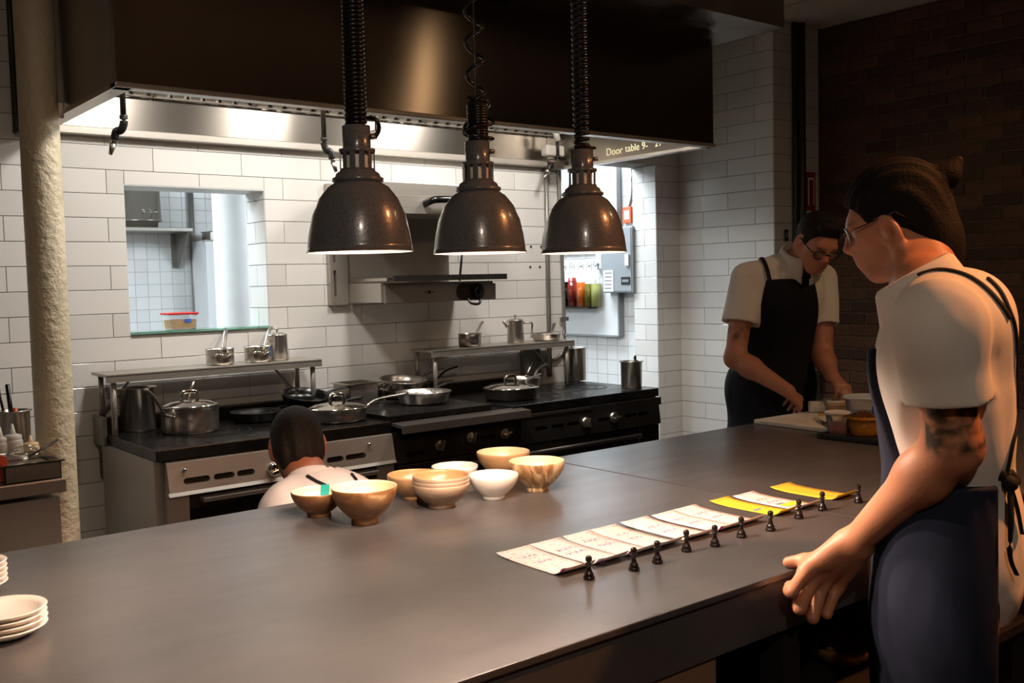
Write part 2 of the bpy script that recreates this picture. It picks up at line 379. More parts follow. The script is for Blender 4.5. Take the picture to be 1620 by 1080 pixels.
# back kitchen shell
BR = MB(); BR.box(-1.0, 4.95, 8.3+g, 8.5, 0, 2.85)
wall_back_room = struct(BR.build('wall_back_room', 'grout_pale'))
wall_passage = struct(MB().box(4.95+g, 5.1, 4.715, 8.3, 0, 2.85).build('wall_passage', 'grout_pale'))
struct(MB().box(-1.1, -1.0, 4.715, 8.5, 0, 2.85).build('wall_back_room_side', 'plaster_white'))
struct(MB().box(-1.1, 5.1, 4.715, 8.5, 2.85, 2.95).build('ceiling_back_room', 'plaster_white'))

_tile = {}
def tile_mesh(w, h, t, bev, mname, key='tile'):
    k = (round(w, 3), round(h, 3), mname)
    if k not in _tile:
        mb = MB(); a, b_ = w/2, h/2; c = min(bev, a*0.4, b_*0.4)
        vs = [(-a,-b_,0),(a,-b_,0),(a,b_,0),(-a,b_,0),(-a,-b_,t-c*0.6),(a,-b_,t-c*0.6),(a,b_,t-c*0.6),(-a,b_,t-c*0.6),(-a+c,-b_+c,t),(a-c,-b_+c,t),(a-c,b_-c,t),(-a+c,b_-c,t)]
        fs = [(8,9,10,11)]
        for i in range(4):
            j = (i+1) % 4; fs += [(i, j, 4+j, 4+i), (4+i, 4+j, 8+j, 8+i)]
        mb.add(vs, fs); _tile[k] = mb.data(key, [mname])
    return _tile[k]
def split(rects, hole):
    out = []
    hu0, hu1, hv0, hv1 = hole
    for u0, u1, v0, v1 in rects:
        if u1 <= hu0 or u0 >= hu1 or v1 <= hv0 or v0 >= hv1: out.append((u0, u1, v0, v1)); continue
        if u0 < hu0: out.append((u0, hu0, v0, v1))
        if u1 > hu1: out.append((hu1, u1, v0, v1))
        a, b_ = max(u0, hu0), min(u1, hu1)
        if v0 < hv0: out.append((a, b_, v0, hv0))
        if v1 > hv1: out.append((a, b_, hv1, v1))
    return [q for q in out if q[1]-q[0] > 0.006 and q[3]-q[2] > 0.006]
def tiling(parent, name, O, U, u0, u1, v0, v1, pu, pv, vphase, uphase, mname, holes=(), near=None, grout=0.0026, t=0.006, bev=0.0015, jitter=0.0):
    """tiles as own pieces inside `near` (u0,u1,v0,v1); those out of the photo joined"""
    U = Vector(U); V = Vector((0, 0, 1)); Nn = U.cross(V); O = Vector(O)
    rest = MB(); cnt = 0
    k = math.floor((v0-vphase)/pv)
    while vphase+k*pv < v1:
        a0 = max(v0, vphase+k*pv); a1 = min(v1, vphase+(k+1)*pv); ph = uphase(k)
        j = math.floor((u0-ph)/pu)
        while ph+j*pu < u1:
            b0 = max(u0, ph+j*pu); b1 = min(u1, ph+(j+1)*pu)
            rects = [(b0, b1, a0, a1)]
            for h in holes: rects = split(rects, h)
            for (q0, q1, r0, r1) in rects:
                q0 += grout/2; q1 -= grout/2; r0s = r0+grout/2; r1s = r1-grout/2
                if q1-q0 < 0.004 or r1s-r0s < 0.004: continue
                me = tile_mesh(q1-q0, r1s-r0s, t, bev, mname, name)
                c = O+U*((q0+q1)/2)+V*((r0s+r1s)/2)-Nn*(t-0.0022)
                if jitter: c += Nn*random.uniform(-jitter, jitter)
                M = Matrix.Identity(4)
                ax = (U, V, Nn)
                for ii in range(3):
                    for jj in range(3): M[jj][ii] = ax[ii][jj]
                    M[ii][3] = c[ii]
                if near is None or (near[0] < (q0+q1)/2 < near[1] and near[2] < (r0+r1)/2 < near[3]):
                    o = bpy.data.objects.new(name, me); COL.objects.link(o); o.parent = parent; o.matrix_local = M; cnt += 1
                else:
                    rest.add([M @ v.co for v in me.vertices], [tuple(p.vertices) for p in me.polygons])
            j += 1
        k += 1
    if rest.v: rest.build(name+'_field', mname, parent)['kind'] = 'stuff'
    return cnt
ph_back = lambda k: 1.578 if k % 2 else 1.370
tiling(wall_back, 'tile', (0, BW, 0), (1, 0, 0), -2.9, RX, 0.0, CZ, 0.4175, ROW, ROW0, ph_back, 'tile',
       holes=[(WX0, WX1, WZ0, WZ1), (OX0, OX1, 0, OZ1), (1.10, 3.98, 2.45, CZ)], near=(0.55, 5.2, 0.62, 2.8))
# window and passage reveals (tiled), facing -X
tiling(wall_back, 'tile', (WX1, 0, 0), (0, -1, 0), -4.712, -BW, WZ0, WZ1, 0.4175, ROW, ROW0, lambda k: -4.61 if k % 2 == 0 else -4.70, 'tile')
tiling(wall_back, 'tile', (OX1, 0, 0), (0, -1, 0), -4.712, -BW, 0.62, OZ1, 0.4175, ROW, ROW0, lambda k: -4.608 if k % 2 == 0 else -4.9, 'tile')
tiling(wall_right, 'tile', (RX, 0, 0), (0, -1, 0), -BW, -SY, 0.0, CZ, 0.4175, ROW, ROW0, lambda k: -4.295 if k % 2 else -4.0915, 'tile', near=(-5, -3, 0.62, 3.0))
# return wall beside the brick, facing the room
tiling(wall_right, 'tile', (0, SY, 0), (1, 0, 0), RX, BX, 0.9, CZ, 0.4175, ROW, ROW0, lambda k: 5.09 if k % 2 else 5.30, 'tile')
MB().box(RX, BX, SY+0.001, SY+g+0.02, 0, 0.9).build('wall_base', 'grout', wall_right)
# back room: 4 inch square tiles
tiling(wall_back_room, 'tile', (0, 8.3, 0), (1, 0, 0), 1.6, 4.3, 0.3, 2.85, 0.1035, 0.1035, 0.02, lambda k: 0.03, 'tile_small', near=(2.45, 3.75, 1.05, 2.6))
tiling(wall_passage, 'tile', (4.95, 0, 0), (0, -1, 0), -6.2, -4.72, 0.3, 2.7, 0.1035, 0.1035, 0.02, lambda k: 0.0, 'tile_small', near=(-5.7, -4.7, 0.75, 2.4))
# bricks
def brick_phase(k): return 0.05 if k % 2 else 0.155
tiling(wall_brick, 'brick', (BX, 0, 0), (0, -1, 0), -SY, 0.5, 0.0, CZ, 0.21, 0.0745, 0.01, brick_phase, 'brick', near=(-3.8, -1.95, 0.85, 3.1), grout=0.011, t=0.03, bev=0.006, jitter=0.003)
# window sill: stainless ledge with a glass sheet on it
win = struct(MB().box(WX0, WX1, BW-0.004, 4.74, WZ0-0.016, WZ0-0.001).build('window_1', 'steel_sheet'))
MB().box(WX0+0.002, WX1-0.002, BW-0.012, 4.70, WZ0+0.000, WZ0+0.010, bev=0.002).build('glass_ledge', 'glass_green', win)
MB().box(WX0, WX1, BW, 4.715, WZ1-0.002, WZ1+0.004).build('head_plate', 'white_paint', win)

# ================================================================ HOOD, COLUMN, PIPES
HX0, HX1, HY, HZ, HB = 1.055, 4.01, 3.31, 2.19, 2.685
hood = thing('exhaust_hood', 'large brushed stainless canopy hood over the ranges', 'exhaust hood', (2.5, 3.9, HZ))
def W(mb, name, mats, parent):          # built in world coordinates under a moved parent
    o = mb.build(name, mats, parent); o.location = -Vector(parent.location); return o
W(MB().box(HX0, HX1, HY, HY+0.03, HZ, CZ, bev=0.004), 'front_panel', 'hood_steel', hood)
W(MB().box(HX0, HX0+0.03, HY+0.03, BW-0.003, HZ, CZ), 'side_panel', 'hood_inner', hood)
sp = W(MB().box(HX1-0.03, HX1, HY+0.03, BW-0.003, HZ, CZ), 'side_panel', 'hood_inner', hood)
W(MB().box(HX0+0.03, HX1-0.03, BW-0.03, BW-0.003, HZ+0.035, 2.52), 'back_plate', 'hood_inner', hood)
W(MB().box(HX0+0.03, HX1-0.03, BW-0.06, BW-0.003, HZ, HZ+0.035, bev=0.004), 'grease_gutter', 'steel_sheet', hood)
W(MB().box(HX0+0.03, HX1-0.03, HY+0.03, BW-0.003, 2.86, 2.90), 'top_plate', 'hood_inner', hood)
r_ = MB(); r_.box(HX0-0.006, HX1+0.006, HY-0.008, HY+0.045, HZ-0.012, HZ+0.006, bev=0.003)
r_.box(HX0-0.006, HX0+0.05, HY, BW-0.003, HZ-0.012, HZ+0.004); r_.box(HX1-0.045, HX1+0.006, HY, BW-0.003, HZ-0.012, HZ+0.004)
W(r_, 'bottom_rim', 'steel_sheet', hood)
up = W(MB().box(HX0, HX1, 2.88, HY-0.001, HB, CZ), 'upper_enclosure', 'hood_inner', hood)
# slanting baffle filters, six of them
nf = 6; fw = (HX1-HX0-0.08)/nf
for i in range(nf):
    mb = MB(); x0 = HX0+0.04+i*fw
    a = np.array([0, BW-0.055, 2.372]); bq = np.array([0, HY+0.22, 2.80])
    d = (bq-a); L = np.linalg.norm(d); d /= L; n_ = np.array([0, d[2], -d[1]])      # n_ points up and back
    def P(x, s, h): return tuple(np.array([x, 0, 0])+a+d*s+n_*h)
    def slab(mb, xa, xb, s0, s1, h0, h1):
        vs = [P(xa,s0,h0),P(xb,s0,h0),P(xb,s1,h0),P(xa,s1,h0),P(xa,s0,h1),P(xb,s0,h1),P(xb,s1,h1),P(xa,s1,h1)]
        mb.add(vs, [(0,3,2,1),(4,5,6,7),(0,1,5,4),(1,2,6,5),(2,3,7,6),(3,0,4,7)])
    slab(mb, x0, x0+0.010, 0, L, 0, 0.045); slab(mb, x0+fw-0.014, x0+fw-0.004, 0, L, 0, 0.045)
    slab(mb, x0, x0+fw-0.004, -0.003, 0.004, -0.002, 0.006)
    W(mb, 'filter_frame', 'steel_sheet', hood)
    mb = MB(); slab(mb, x0, x0+fw-0.004, 0.02, L, 0.095, 0.10); W(mb, 'filter_backing', 'hood_inner', hood)
    nb = 6; bw = (fw-0.024)/nb
    for k in range(nb):
        xa = x0+0.012+k*bw; mb = MB()
        slab(mb, xa, xa+bw*0.58, 0.0, L, 0.004, 0.012); slab(mb, xa, xa+0.003, 0, L, 0.012, 0.036); slab(mb, xa+bw*0.58-0.003, xa+bw*0.58, 0, L, 0.012, 0.036)
        W(mb, 'baffle', 'steel_sheet', hood)
# chalk writing on the inner face of the right end panel
for body, px, py, s in (('Door', 959, 246.5, 0.058), ('table 9-', 989, 240.5, 0.056), ('21', 1036, 232, 0.05)):
    q = atx(px, py, HX1-0.0305)
    M = Matrix(((0, 0, -1, q[0]), (-1, 0, 0, q[1]), (0, 1, 0, q[2]), (0, 0, 0, 1)))
    text('chalk_lettering', body, s, 'chalk', sp, M)
for hx in (1.62, 2.55, 3.45):
    t = thing('hood_lamp', 'round vapour-proof lamp up inside the canopy hood', 'lamp', (hx, 3.50, 2.62), group='lamps inside the hood')
    MB().cyl((0, 0, 0), 0.06, 0.09, 0.186).build('lamp_base', 'steel_dull', t)
    MB().lathe([(0.085, 0.09), (0.09, 0.06), (0.07, 0.03), (0.0, 0.012)]).build('globe', 'globe', t)
# fire suppression drops
def drop(name, label, x, zt, zb, y, bend, group='hood spray nozzles'):
    t = thing(name, label, 'pipe', (x, y, zb), group=None)
    top = HY+0  # noqa
    MB().tube([(0, 0, zt-zb), (0, 0, 0.05)], 0.011).build('drop_pipe', 'pipe_brown', t)
    bx, by = bend
    MB().tube(smooth_path([(0, 0, 0.06), (0, 0, 0.03), (bx*0.3, by*0.3, 0.005), (bx*0.8, by*0.8, -0.0), (bx, by, -0.03)], 4), 0.015).build('elbow', 'cast_iron', t)
    MB().tube([(bx, by, -0.02), (bx*1.15, by*1.15, -0.05)], 0.011).tube([(bx*1.15, by*1.15, -0.045), (bx*1.5, by*1.5, -0.085)], [0.013, 0.007]).build('spray_nozzle', 'steel_satin', t)
    return t
p = aty(196, 200, 3.80); drop('spray_nozzle_pipe', 'brown pipe with a bent spray nozzle near the cream column', p[0], 2.676, aty(196, 208, 3.80)[2], 3.80, (-0.03, 0.02))
p = aty(513, 230, 3.85); drop('spray_nozzle_pipe', 'brown pipe with a spray nozzle hanging beside the tightly coiled heat lamp', p[0], 2.652, aty(513, 240, 3.85)[2], 3.85, (0.03, -0.01))
p = aty(597, 200, 4.0); t = thing('spray_nozzle_pipe', 'short brown pipe turning aside behind the tightly coiled lamp cord', 'pipe', (p[0], 4.0, 2.2))
MB().tube(smooth_path([(0, 0, 0.382), (0, 0, 0.3), (0, 0, aty(597, 200, 4.0)[2]-2.2), (-0.02, 0, aty(590, 210, 4.0)[2]-2.2), (-0.075, 0, aty(590, 213, 4.0)[2]-2.2)], 4), 0.013).build('bent_pipe', 'pipe_brown', t)
p = aty(882, 240, 4.36); t = drop('spray_nozzle_pipe', 'brown pipe with valve tee and nozzle at the passage corner', p[0], 2.415, aty(880, 262, 4.36)[2], 4.36, (-0.075, 0.0))
MB().tube([(-0.07, 0, 0.02), (0.07, 0.0, 0.02)], 0.016).box(-0.05, 0.03, -0.02, 0.03, -0.02, 0.015).build('tee_body', 'pipe_brown', t)
MB().box(-0.08, 0.06, 0.0, 0.06, 0.055, 0.12, bev=0.012).build('junction_cover', 'squeeze', t)
MB().tube([(-0.045, -0.03, 0.2), (-0.02, -0.03, 0.14)], 0.018).build('link_holder', 'squeeze', t)

# cast-iron column
col = thing('column', 'thick cream painted iron column with rough peeling paint', 'column', (0.975, 3.95, 0))
prof = [(0.115, 0), (0.115, 0.05), (0.07, 0.10), (0.0685, 0.15)]
zz = np.linspace(0.2, 3.0, 60); prof += [(0.0683-0.0005*math.sin(z*9), z) for z in zz] + [(0.069, CZ)]
MB().lathe(prof, n=56).build('shaft', 'column_paint', col)
MB().box(0.04, 0.082, -0.025, 0.02, 2.165, 2.225, bev=0.004).build('hood_bracket', 'steel_sheet', col)
# thin dark line on the wall behind it, built as a tube
pp = aty(17, 0, 4.42); q = aty(29, 205, 4.42)
t = thing('wall_dark_line', 'thin dark line down the wall behind the cream column', 'pipe', (q[0], 4.46, q[2]))
MB().tube([(0, 0, 0), (0.0, 0, CZ-q[2])], 0.012).build('pipe', 'pipe_dark', t); MB().sphere((0, 0, 0.0), 0.014).build('end_cap', 'pipe_dark', t)
# conduits at the passage corner
def pipe(name, label, pts, r, m, cat='conduit', clips=()):
    t = thing(name, label, cat, pts[0])
    o = MB().tube([Vector(p)-Vector(pts[0]) for p in pts], r, 10).build('pipe', m, t)
    for c in clips:
        MB().box(c[0]-0.03-pts[0][0], c[0]+0.03-pts[0][0], c[1]-pts[0][1], c[1]+0.012-pts[0][1], c[2]-0.012-pts[0][2], c[2]+0.012-pts[0][2]).build('clip', 'steel_dull', t)
    return t
pipe('wall_conduit', 'straight grey conduit on the tiles left of the passage', [(3.893, 4.482, 0.95), (3.897, 4.482, 2.5)], 0.013, 'pipe_grey')
pipe('wall_conduit', 'bent grey conduit looping down by the passage edge to the outlet box', smooth_path([(3.80, 4.478, 1.06), (3.93, 4.478, 1.05), (4.005, 4.478, 1.12), (4.012, 4.478, 1.3), (4.006, 4.478, 1.7), (3.992, 4.478, 2.1), (3.99, 4.478, 2.3)], 5), 0.010, 'pipe_grey', clips=[(4.012, 4.47, 1.29)])
t = thing('outlet_box', 'grey metal outlet box on the tiles behind the over-shelf', 'outlet', (3.74, 4.497, 1.06))
MB().box(-0.065, 0.065, -0.035, 0.0, -0.09, 0.09, bev=0.004).build('box', 'steel_dull', t)
# conduits and small fittings on the return wall
pipe('riser_conduit', 'dark green-grey riser pipe beside the brick wall, slimmer one', [(aty(1257.5, 200, 3.715)[0], 3.715, 0.9), (aty(1257.5, 200, 3.715)[0], 3.715, CZ)], 0.0165, 'pipe_dark')
pipe('riser_conduit', 'dark riser pipe close to the brick wall, thicker one', [(aty(1268, 200, 3.705)[0], 3.705, 0.9), (aty(1268, 200, 3.705)[0], 3.705, CZ)], 0.026, 'pipe_dark')
p = aty(1281, 300, 3.735); t = thing('fire_sign', 'narrow red and white sign on the tiles beside the riser pipe', 'sign', (p[0], 3.738, p[2]))
MB().box(-0.05, 0.05, -0.012, 0, -0.13, 0.11, bev=0.003).build('plate', 'sign_red', t); MB().box(-0.032, 0.032, -0.014, -0.011, -0.1, 0.075).build('white_print', 'label_white', t); MB().box(-0.02, 0.02, -0.0155, -0.0135, -0.1, 0.06).build('red_print', 'sign_red', t)
p = aty(1243, 372, 3.735); t = thing('wall_switch', 'small black switch plate on the tiled return wall', 'switch', (p[0], 3.738, p[2]))
MB().box(-0.018, 0.018, -0.012, 0, -0.035, 0.035, bev=0.003).build('plate', 'label_black', t); MB().box(-0.006, 0.006, -0.018, -0.011, -0.014, 0.014).build('rocker', 'steel_dull', t)
for x, z in ((3.62, 1.66), (3.70, 1.66)): pass
hooks = [(839, 390), (855, 390), (838, 422), (853, 422)]
for i, (x, y) in enumerate(hooks):
    p = aty(x, y, BW); tag(MB().tube([(0, 0.0, 0), (0, -0.008, 0)], 0.006).build('wall_plug', 'label_black', None, (p[0], BW-0.001, p[2])), 'small dark wall plug in the tiles right of the salamander', 'wall plug', 'wall plugs in the tiles')

# ================================================================ PREP COUNTER
CT = 0.91
counter = thing('prep_counter', 'long dark grey steel-topped prep counter in front of the kitchen', 'counter', (1.8, 1.9, 0))
CX0, CX1, CY0, CY1 = -1.2, 4.45, 1.22, 2.572
W(MB().box(CX0, 2.198, CY0, CY1, CT-0.014, CT, bev=0.003), 'worktop', 'counter', counter)
W(MB().box(2.2015, CX1, CY0, CY1, CT-0.014, CT, bev=0.003), 'worktop', 'counter', counter)
W(MB().box(2.196, 2.2035, CY0+0.004, CY1-0.004, CT-0.013, CT-0.0012), 'seam', 'counter_dark', counter)
W(MB().box(CX0+0.01, CX1-0.01, CY0+0.010, CY0+0.03, 0.785, CT-0.0142), 'front_skirt', 'counter', counter)
W(MB().box(CX0+0.01, CX1-0.01, CY1-0.03, CY1-0.012, 0.10, CT-0.0142), 'back_panel', 'counter_dark', counter)
W(MB().box(CX0+0.02, CX1-0.02, CY0+0.03, CY1-0.03, 0.50, 0.525), 'under_shelf', 'counter_dark', counter)
W(MB().box(CX0+0.02, CX1-0.02, 1.78, 1.80, 0.525, CT-0.0142), 'divider_panel', 'counter_dark', counter)
for x in (CX0+0.03, 0.2, 1.72, 2.9, CX1-0.09):
    W(MB().box(x, x+0.06, CY0+0.03, CY0+0.09, 0, CT-0.0142), 'leg', 'counter_dark', counter)
    W(MB().box(x, x+0.06, CY1-0.09, CY1-0.031, 0, 0.5), 'leg', 'counter_dark', counter)

# ---------------- things under the counter
x0_, x1_ = aty(1008, 1060, 1.244)[0], aty(1130, 1040, 1.244)[0]
t = thing('cardboard_panel', 'brown cardboard sheet leaning under the counter edge', 'cardboard', ((x0_+x1_)/2, 1.2445, 0.50)); hw = (x1_-x0_)/2
MB().box(-hw, hw, -0.004, 0.004, 0, 0.283).build('sheet', 'cardboard', t); MB().box(0.010, 0.0125, -0.0055, -0.0035, 0, 0.25).build('crease', 'counter_dark', t)
def ubowl(x, y, z, r, h, lab):
    t = thing('stored_bowl', lab, 'bowl', (x, y, z), group='bowls stored under the counter')
    MB().lathe([(0, 0), (r*0.45, 0), (r*0.5, h*0.12), (r*0.8, h*0.5), (r, h), (r*0.95, h), (r*0.75, h*0.5), (r*0.4, h*0.2), (0, h*0.16)], n=28).build('bowl', 'ceramic_brown', t)
ublab = ['widest brown bowl stored on the dark shelf under the counter', 'brown bowl stored beside the widest one under the counter', 'low brown bowl stored nearest the cardboard sheet under the counter', 'brown bowl stored behind the others under the counter']
for ui, (px, py, r, hh, zz) in enumerate( ((1330, 1040, 0.10, 0.075, 0.525), (1390, 1030, 0.07, 0.06, 0.525), (1340, 1078, 0.08, 0.06, 0.525), (1400, 1010, 0.075, 0.06, 0.60))):
    q = aty(px, py, 1.40+ (0.14 if zz > 0.55 else 0.0)+random.uniform(0, 0.05)); 
    ubowl(q[0], q[1], 0.525, r, max(0.06, min(0.18, q[2]-0.525)), ublab[ui])

# ================================================================ RANGES
ST = 0.917
SX0, S1, S2, SX1, SFY = 1.275, 2.318, 3.01, 4.045, 3.745
range_row = []
def cooking_range(name, label, x0, x1, front, cat='range'):
    t = thing(name, label, cat, ((x0+x1)/2, 4.1, 0)); return t
SLOTS = {}
def slot(parent, x, z, w_, h_, y, mi=0):
    pts = []
    for k in range(7): a = -PI/2+PI*k/6; pts.append((x+w_/2-h_/2+math.cos(a)*h_/2, z+math.sin(a)*h_/2))
    for k in range(7): a = PI/2+PI*k/6; pts.append((x-w_/2+h_/2+math.cos(a)*h_/2, z+math.sin(a)*h_/2))
    SLOTS.setdefault(parent.name, MB()).prism(pts, 'y', y-0.03, y+0.034)
    W(MB().prism(pts, 'y', y+0.030, y+0.036, mi), 'vent_slot', 'stove_dark', parent)
def knob(parent, x, z, y, m='steel_polish', ang=0.3):
    o = MB(); R = Matrix.Rotation(PI/2, 4, 'X')
    o.lathe([(0, 0), (0.03, 0), (0.03, 0.008), (0.024, 0.02), (0.02, 0.022), (0, 0.022)], (0, 0, 0), 20, 0, R)
    k = W(o, 'knob', m, parent); k.location = Vector(k.location)+Vector((x, y, z))
    h = MB().box(-0.005, 0.005, -0.045, -0.015, -0.024, 0.024, bev=0.003).build('knob_grip', m, k); h.rotation_euler = (0, ang, 0)
def handle_bar(parent, x0, x1, z, y, m='steel_sheet'):
    W(MB().tube([(x0, y, z), (x1, y, z)], 0.012, 10, up=(0, 1, 0)), 'door_handle', m, parent)
# --- range with the flat hotplate, steel front
r1 = thing('gas_range', 'stainless gas range with black hotplate beside the cream column', 'range', (1.8, 4.1, 0))
bd = W(MB().box(SX0, S1-0.002, SFY+0.03, 4.42, 0.10, ST-0.045), 'body', 'steel_sheet', r1)
carve(bd, MB().box(SX0+0.115, S1-0.09, SFY, 4.36, 0.2, ST-0.22))
for x in (SX0+0.05, S1-0.1):
    for y in (3.85, 4.3): W(MB().cyl((x, y, 0), 0.025, 0, 0.10, 12), 'leg', 'steel_dull', r1)
W(MB().box(SX0, S1-0.002, SFY, 4.44, ST-0.045, ST, bev=0.004), 'hotplate', 'stove_top', r1)
cp_ = W(MB().prism([(SFY+0.012, ST-0.048), (SFY-0.005, ST-0.055), (SFY-0.03, ST-0.165), (SFY+0.028, ST-0.165)], 'x', SX0+0.035, S1-0.004), 'control_panel', 'steel_sheet', r1)
for x, w_ in ((1.42, 0.105), (1.53, 0.085), (1.62, 0.075), (2.02, 0.08), (2.12, 0.10)): slot(r1, x, ST-0.128, w_, 0.024, SFY-0.026)
W(MB().sphere((1.375, SFY-0.018, ST-0.085), 0.008).sphere((2.19, SFY-0.018, ST-0.085), 0.008), 'screw', 'steel_polish', r1)
knob(r1, 1.735, ST-0.13, SFY-0.025, 'steel_polish', 1.3)
knob(r1, 1.90, ST-0.13, SFY-0.025)
W(MB().prism([(SFY-0.03, ST-0.165), (SFY-0.04, ST-0.178), (SFY+0.02, ST-0.182), (SFY+0.02, ST-0.165)], 'x', SX0+0.03, S1-0.004), 'bull_nose', 'steel_sheet', r1)
W(MB().box(SX0+0.03, SX0+0.115, SFY-0.012, SFY+0.03, 0.15, ST-0.182), 'stile', 'steel_sheet', r1)
W(MB().box(S1-0.09, S1-0.004, SFY-0.012, SFY+0.03, 0.15, ST-0.182), 'stile', 'steel_sheet', r1)
W(MB().box(SX0+0.115, S1-0.09, SFY+0.0, SFY+0.02, ST-0.24, ST-0.182), 'oven_lintel', 'stove_dark', r1)
cv = MB(); ex0, ex1, ez0, ez1 = SX0+0.116, S1-0.091, 0.201, ST-0.221
cv.box(ex0, ex1, 4.35, 4.359, ez0, ez1).box(ex0, ex0+0.006, SFY+0.031, 4.35, ez0, ez1).box(ex1-0.006, ex1, SFY+0.031, 4.35, ez0, ez1).box(ex0, ex1, SFY+0.031, 4.35, ez0, ez0+0.006).box(ex0, ex1, SFY+0.031, 4.35, ez1-0.006, ez1)
W(cv, 'oven_lining', 'stove_dark', r1)
W(MB().box(SX0+0.115, S1-0.09, SFY-0.26, SFY+0.02, 0.185, 0.215, bev=0.004), 'oven_door', 'steel_dull', r1)
W(MB().prism([(SFY-0.05, ST-0.20), (SFY-0.045, ST-0.215), (SFY+0.0, ST-0.212), (SFY+0.0, ST-0.195)], 'x', SX0+0.16, S1-0.10), 'door_lip', 'steel_sheet', r1)
W(MB().box(SX0, S1-0.002, 4.42, 4.47, ST-0.2, ST+0.06, bev=0.006), 'back_riser', 'stove_dark', r1)
W(MB().box(SX0-0.02, SX0+0.0, 4.33, 4.47, ST-0.05, ST+0.075, bev=0.006), 'riser_end', 'steel_dull', r1)
def rings(parent, x, y, rs, z=ST):
    mb = MB()
    for r in rs: mb.lathe([(r-0.003, z), (r-0.003, z+0.0015), (r+0.003, z+0.0015), (r+0.003, z)], (x, y, 0), 48, smooth=False)
    W(mb, 'hotplate_ring', 'cast_iron', parent)
carve([o for o in r1.children if o.name.startswith('control_panel')][0], SLOTS[r1.name])
rings(r1, 1.63, 4.08, (0.06, 0.115, 0.16))
# --- middle section with raised griddle
r2 = thing('griddle_range', 'dark range section with a raised griddle plate and steel front ledge', 'range', (2.66, 4.1, 0))
W(MB().box(S1, S2-0.002, SFY+0.02, 4.42, 0.10, ST-0.05), 'body', 'stove_dark', r2)  # body and front in a darker tone than the steel range
for x in (S1+0.05, S2-0.1):
    for y in (3.85, 4.3): W(MB().cyl((x, y, 0), 0.025, 0, 0.10, 12), 'leg', 'steel_dull', r2)
W(MB().box(S1, S2-0.002, SFY+0.02, 4.44, ST-0.05, ST-0.01), 'deck', 'stove_top', r2)
W(MB().box(S1+0.001, 2.90, 3.77, 4.40, ST-0.008, ST+0.020, bev=0.004), 'griddle_plate', 'stove_top', r2)
W(MB().prism([(SFY+0.02, ST-0.01), (SFY-0.075, ST-0.016), (SFY-0.08, ST-0.05), (SFY-0.07, ST-0.05), (SFY-0.065, ST-0.028), (SFY+0.02, ST-0.025)], 'x', S1+0.01, S2+0.05), 'front_ledge', 'steel_ledge', r2)
W(MB().prism([(SFY+0.012, ST-0.05), (SFY-0.012, ST-0.055), (SFY-0.03, ST-0.19), (SFY+0.02, ST-0.19)], 'x', S1+0.002, S2-0.002), 'control_panel', 'stove_dark', r2)
for x in (2.42, 2.83): slot(r2, x, ST-0.155 if x < 2.5 else ST-0.13, 0.10, 0.02, SFY-0.0285)
knob(r2, 2.55, ST-0.13, SFY-0.022, 'steel_satin'); knob(r2, 2.73, ST-0.115, SFY-0.02, 'steel_satin'); knob(r2, 2.93, ST-0.12, SFY-0.02, 'steel_satin', 1.2)
W(MB().box(S1+0.01, S2-0.01, SFY-0.02, SFY+0.02, 0.18, ST-0.20, bev=0.004), 'oven_door', 'stove_dark', r2)
handle_bar(r2, S1+0.02, S2-0.02, ST-0.235, SFY-0.05, 'steel_dark')
W(MB().box(S1, S2-0.002, 4.42, 4.47, ST-0.2, ST+0.06, bev=0.006), 'back_riser', 'stove_dark', r2)
carve([o for o in r2.children if o.name.startswith('control_panel')][0], SLOTS[r2.name])
# --- range at the passage end
r3 = thing('gas_range', 'dark gas range with black hotplate at the passage end', 'range', (3.53, 4.1, 0))
W(MB().box(S2, SX1-0.01, SFY+0.03, 4.42, 0.10, ST-0.045), 'body', 'stove_dark', r3)
for x in (S2+0.05, SX1-0.1):
    for y in (3.85, 4.3): W(MB().cyl((x, y, 0), 0.025, 0, 0.10, 12), 'leg', 'steel_dull', r3)
W(MB().box(S2, SX1, SFY, 4.44, ST-0.045, ST, bev=0.004), 'hotplate', 'stove_top', r3)
W(MB().prism([(SFY+0.02, ST-0.045), (SFY-0.012, ST-0.05), (SFY-0.03, ST-0.19), (SFY+0.03, ST-0.19)], 'x', S2+0.002, SX1-0.02), 'control_panel', 'stove_dark', r3)
W(MB().box(S2+0.05, S2+0.5, SFY-0.018, SFY-0.005, ST-0.062, ST-0.05), 'panel_rail', 'steel_dark', r3)
for x in (3.17, 3.28, 3.385, 3.60, 3.80, 3.90): slot(r3, x, ST-0.125, 0.085, 0.02, SFY-0.0275)
knob(r3, 3.464, ST-0.125, SFY-0.022, 'steel_satin', 0.1); knob(r3, 3.665, ST-0.12, SFY-0.022, 'steel_satin', 1.4)
W(MB().box(S2+0.01, SX1-0.18, SFY-0.02, SFY+0.03, 0.18, ST-0.20, bev=0.004), 'oven_door', 'stove_dark', r3)
W(MB().box(SX1-0.175, SX1-0.02, SFY-0.012, SFY+0.03, 0.15, ST-0.195), 'stile', 'stove_dark', r3)
W(MB().box(SX1-0.185, SX1-0.178, SFY-0.024, SFY-0.01, 0.4, ST-0.20), 'door_edge', 'steel_satin', r3)
handle_bar(r3, S2+0.02, SX1-0.20, ST-0.235, SFY-0.05, 'steel_dark')
W(MB().box(S2, SX1-0.3, 4.42, 4.47, ST-0.2, ST+0.06, bev=0.006), 'back_riser', 'stove_dark', r3)
W(MB().cyl((SX1+0.0, SFY+0.0, 0), 0.012, ST-0.09, ST-0.05, 10).cyl((SX1-0.012, SFY+0.02, 0), 0.007, ST-0.28, ST-0.09, 8), 'gas_valve', 'cast_iron', r3)
rings(r3, 3.80, 4.12, (0.05, 0.10, 0.15)); rings(r3, 3.33, 4.0, (0.17,))
carve([o for o in r3.children if o.name.startswith('control_panel')][0], SLOTS[r3.name])
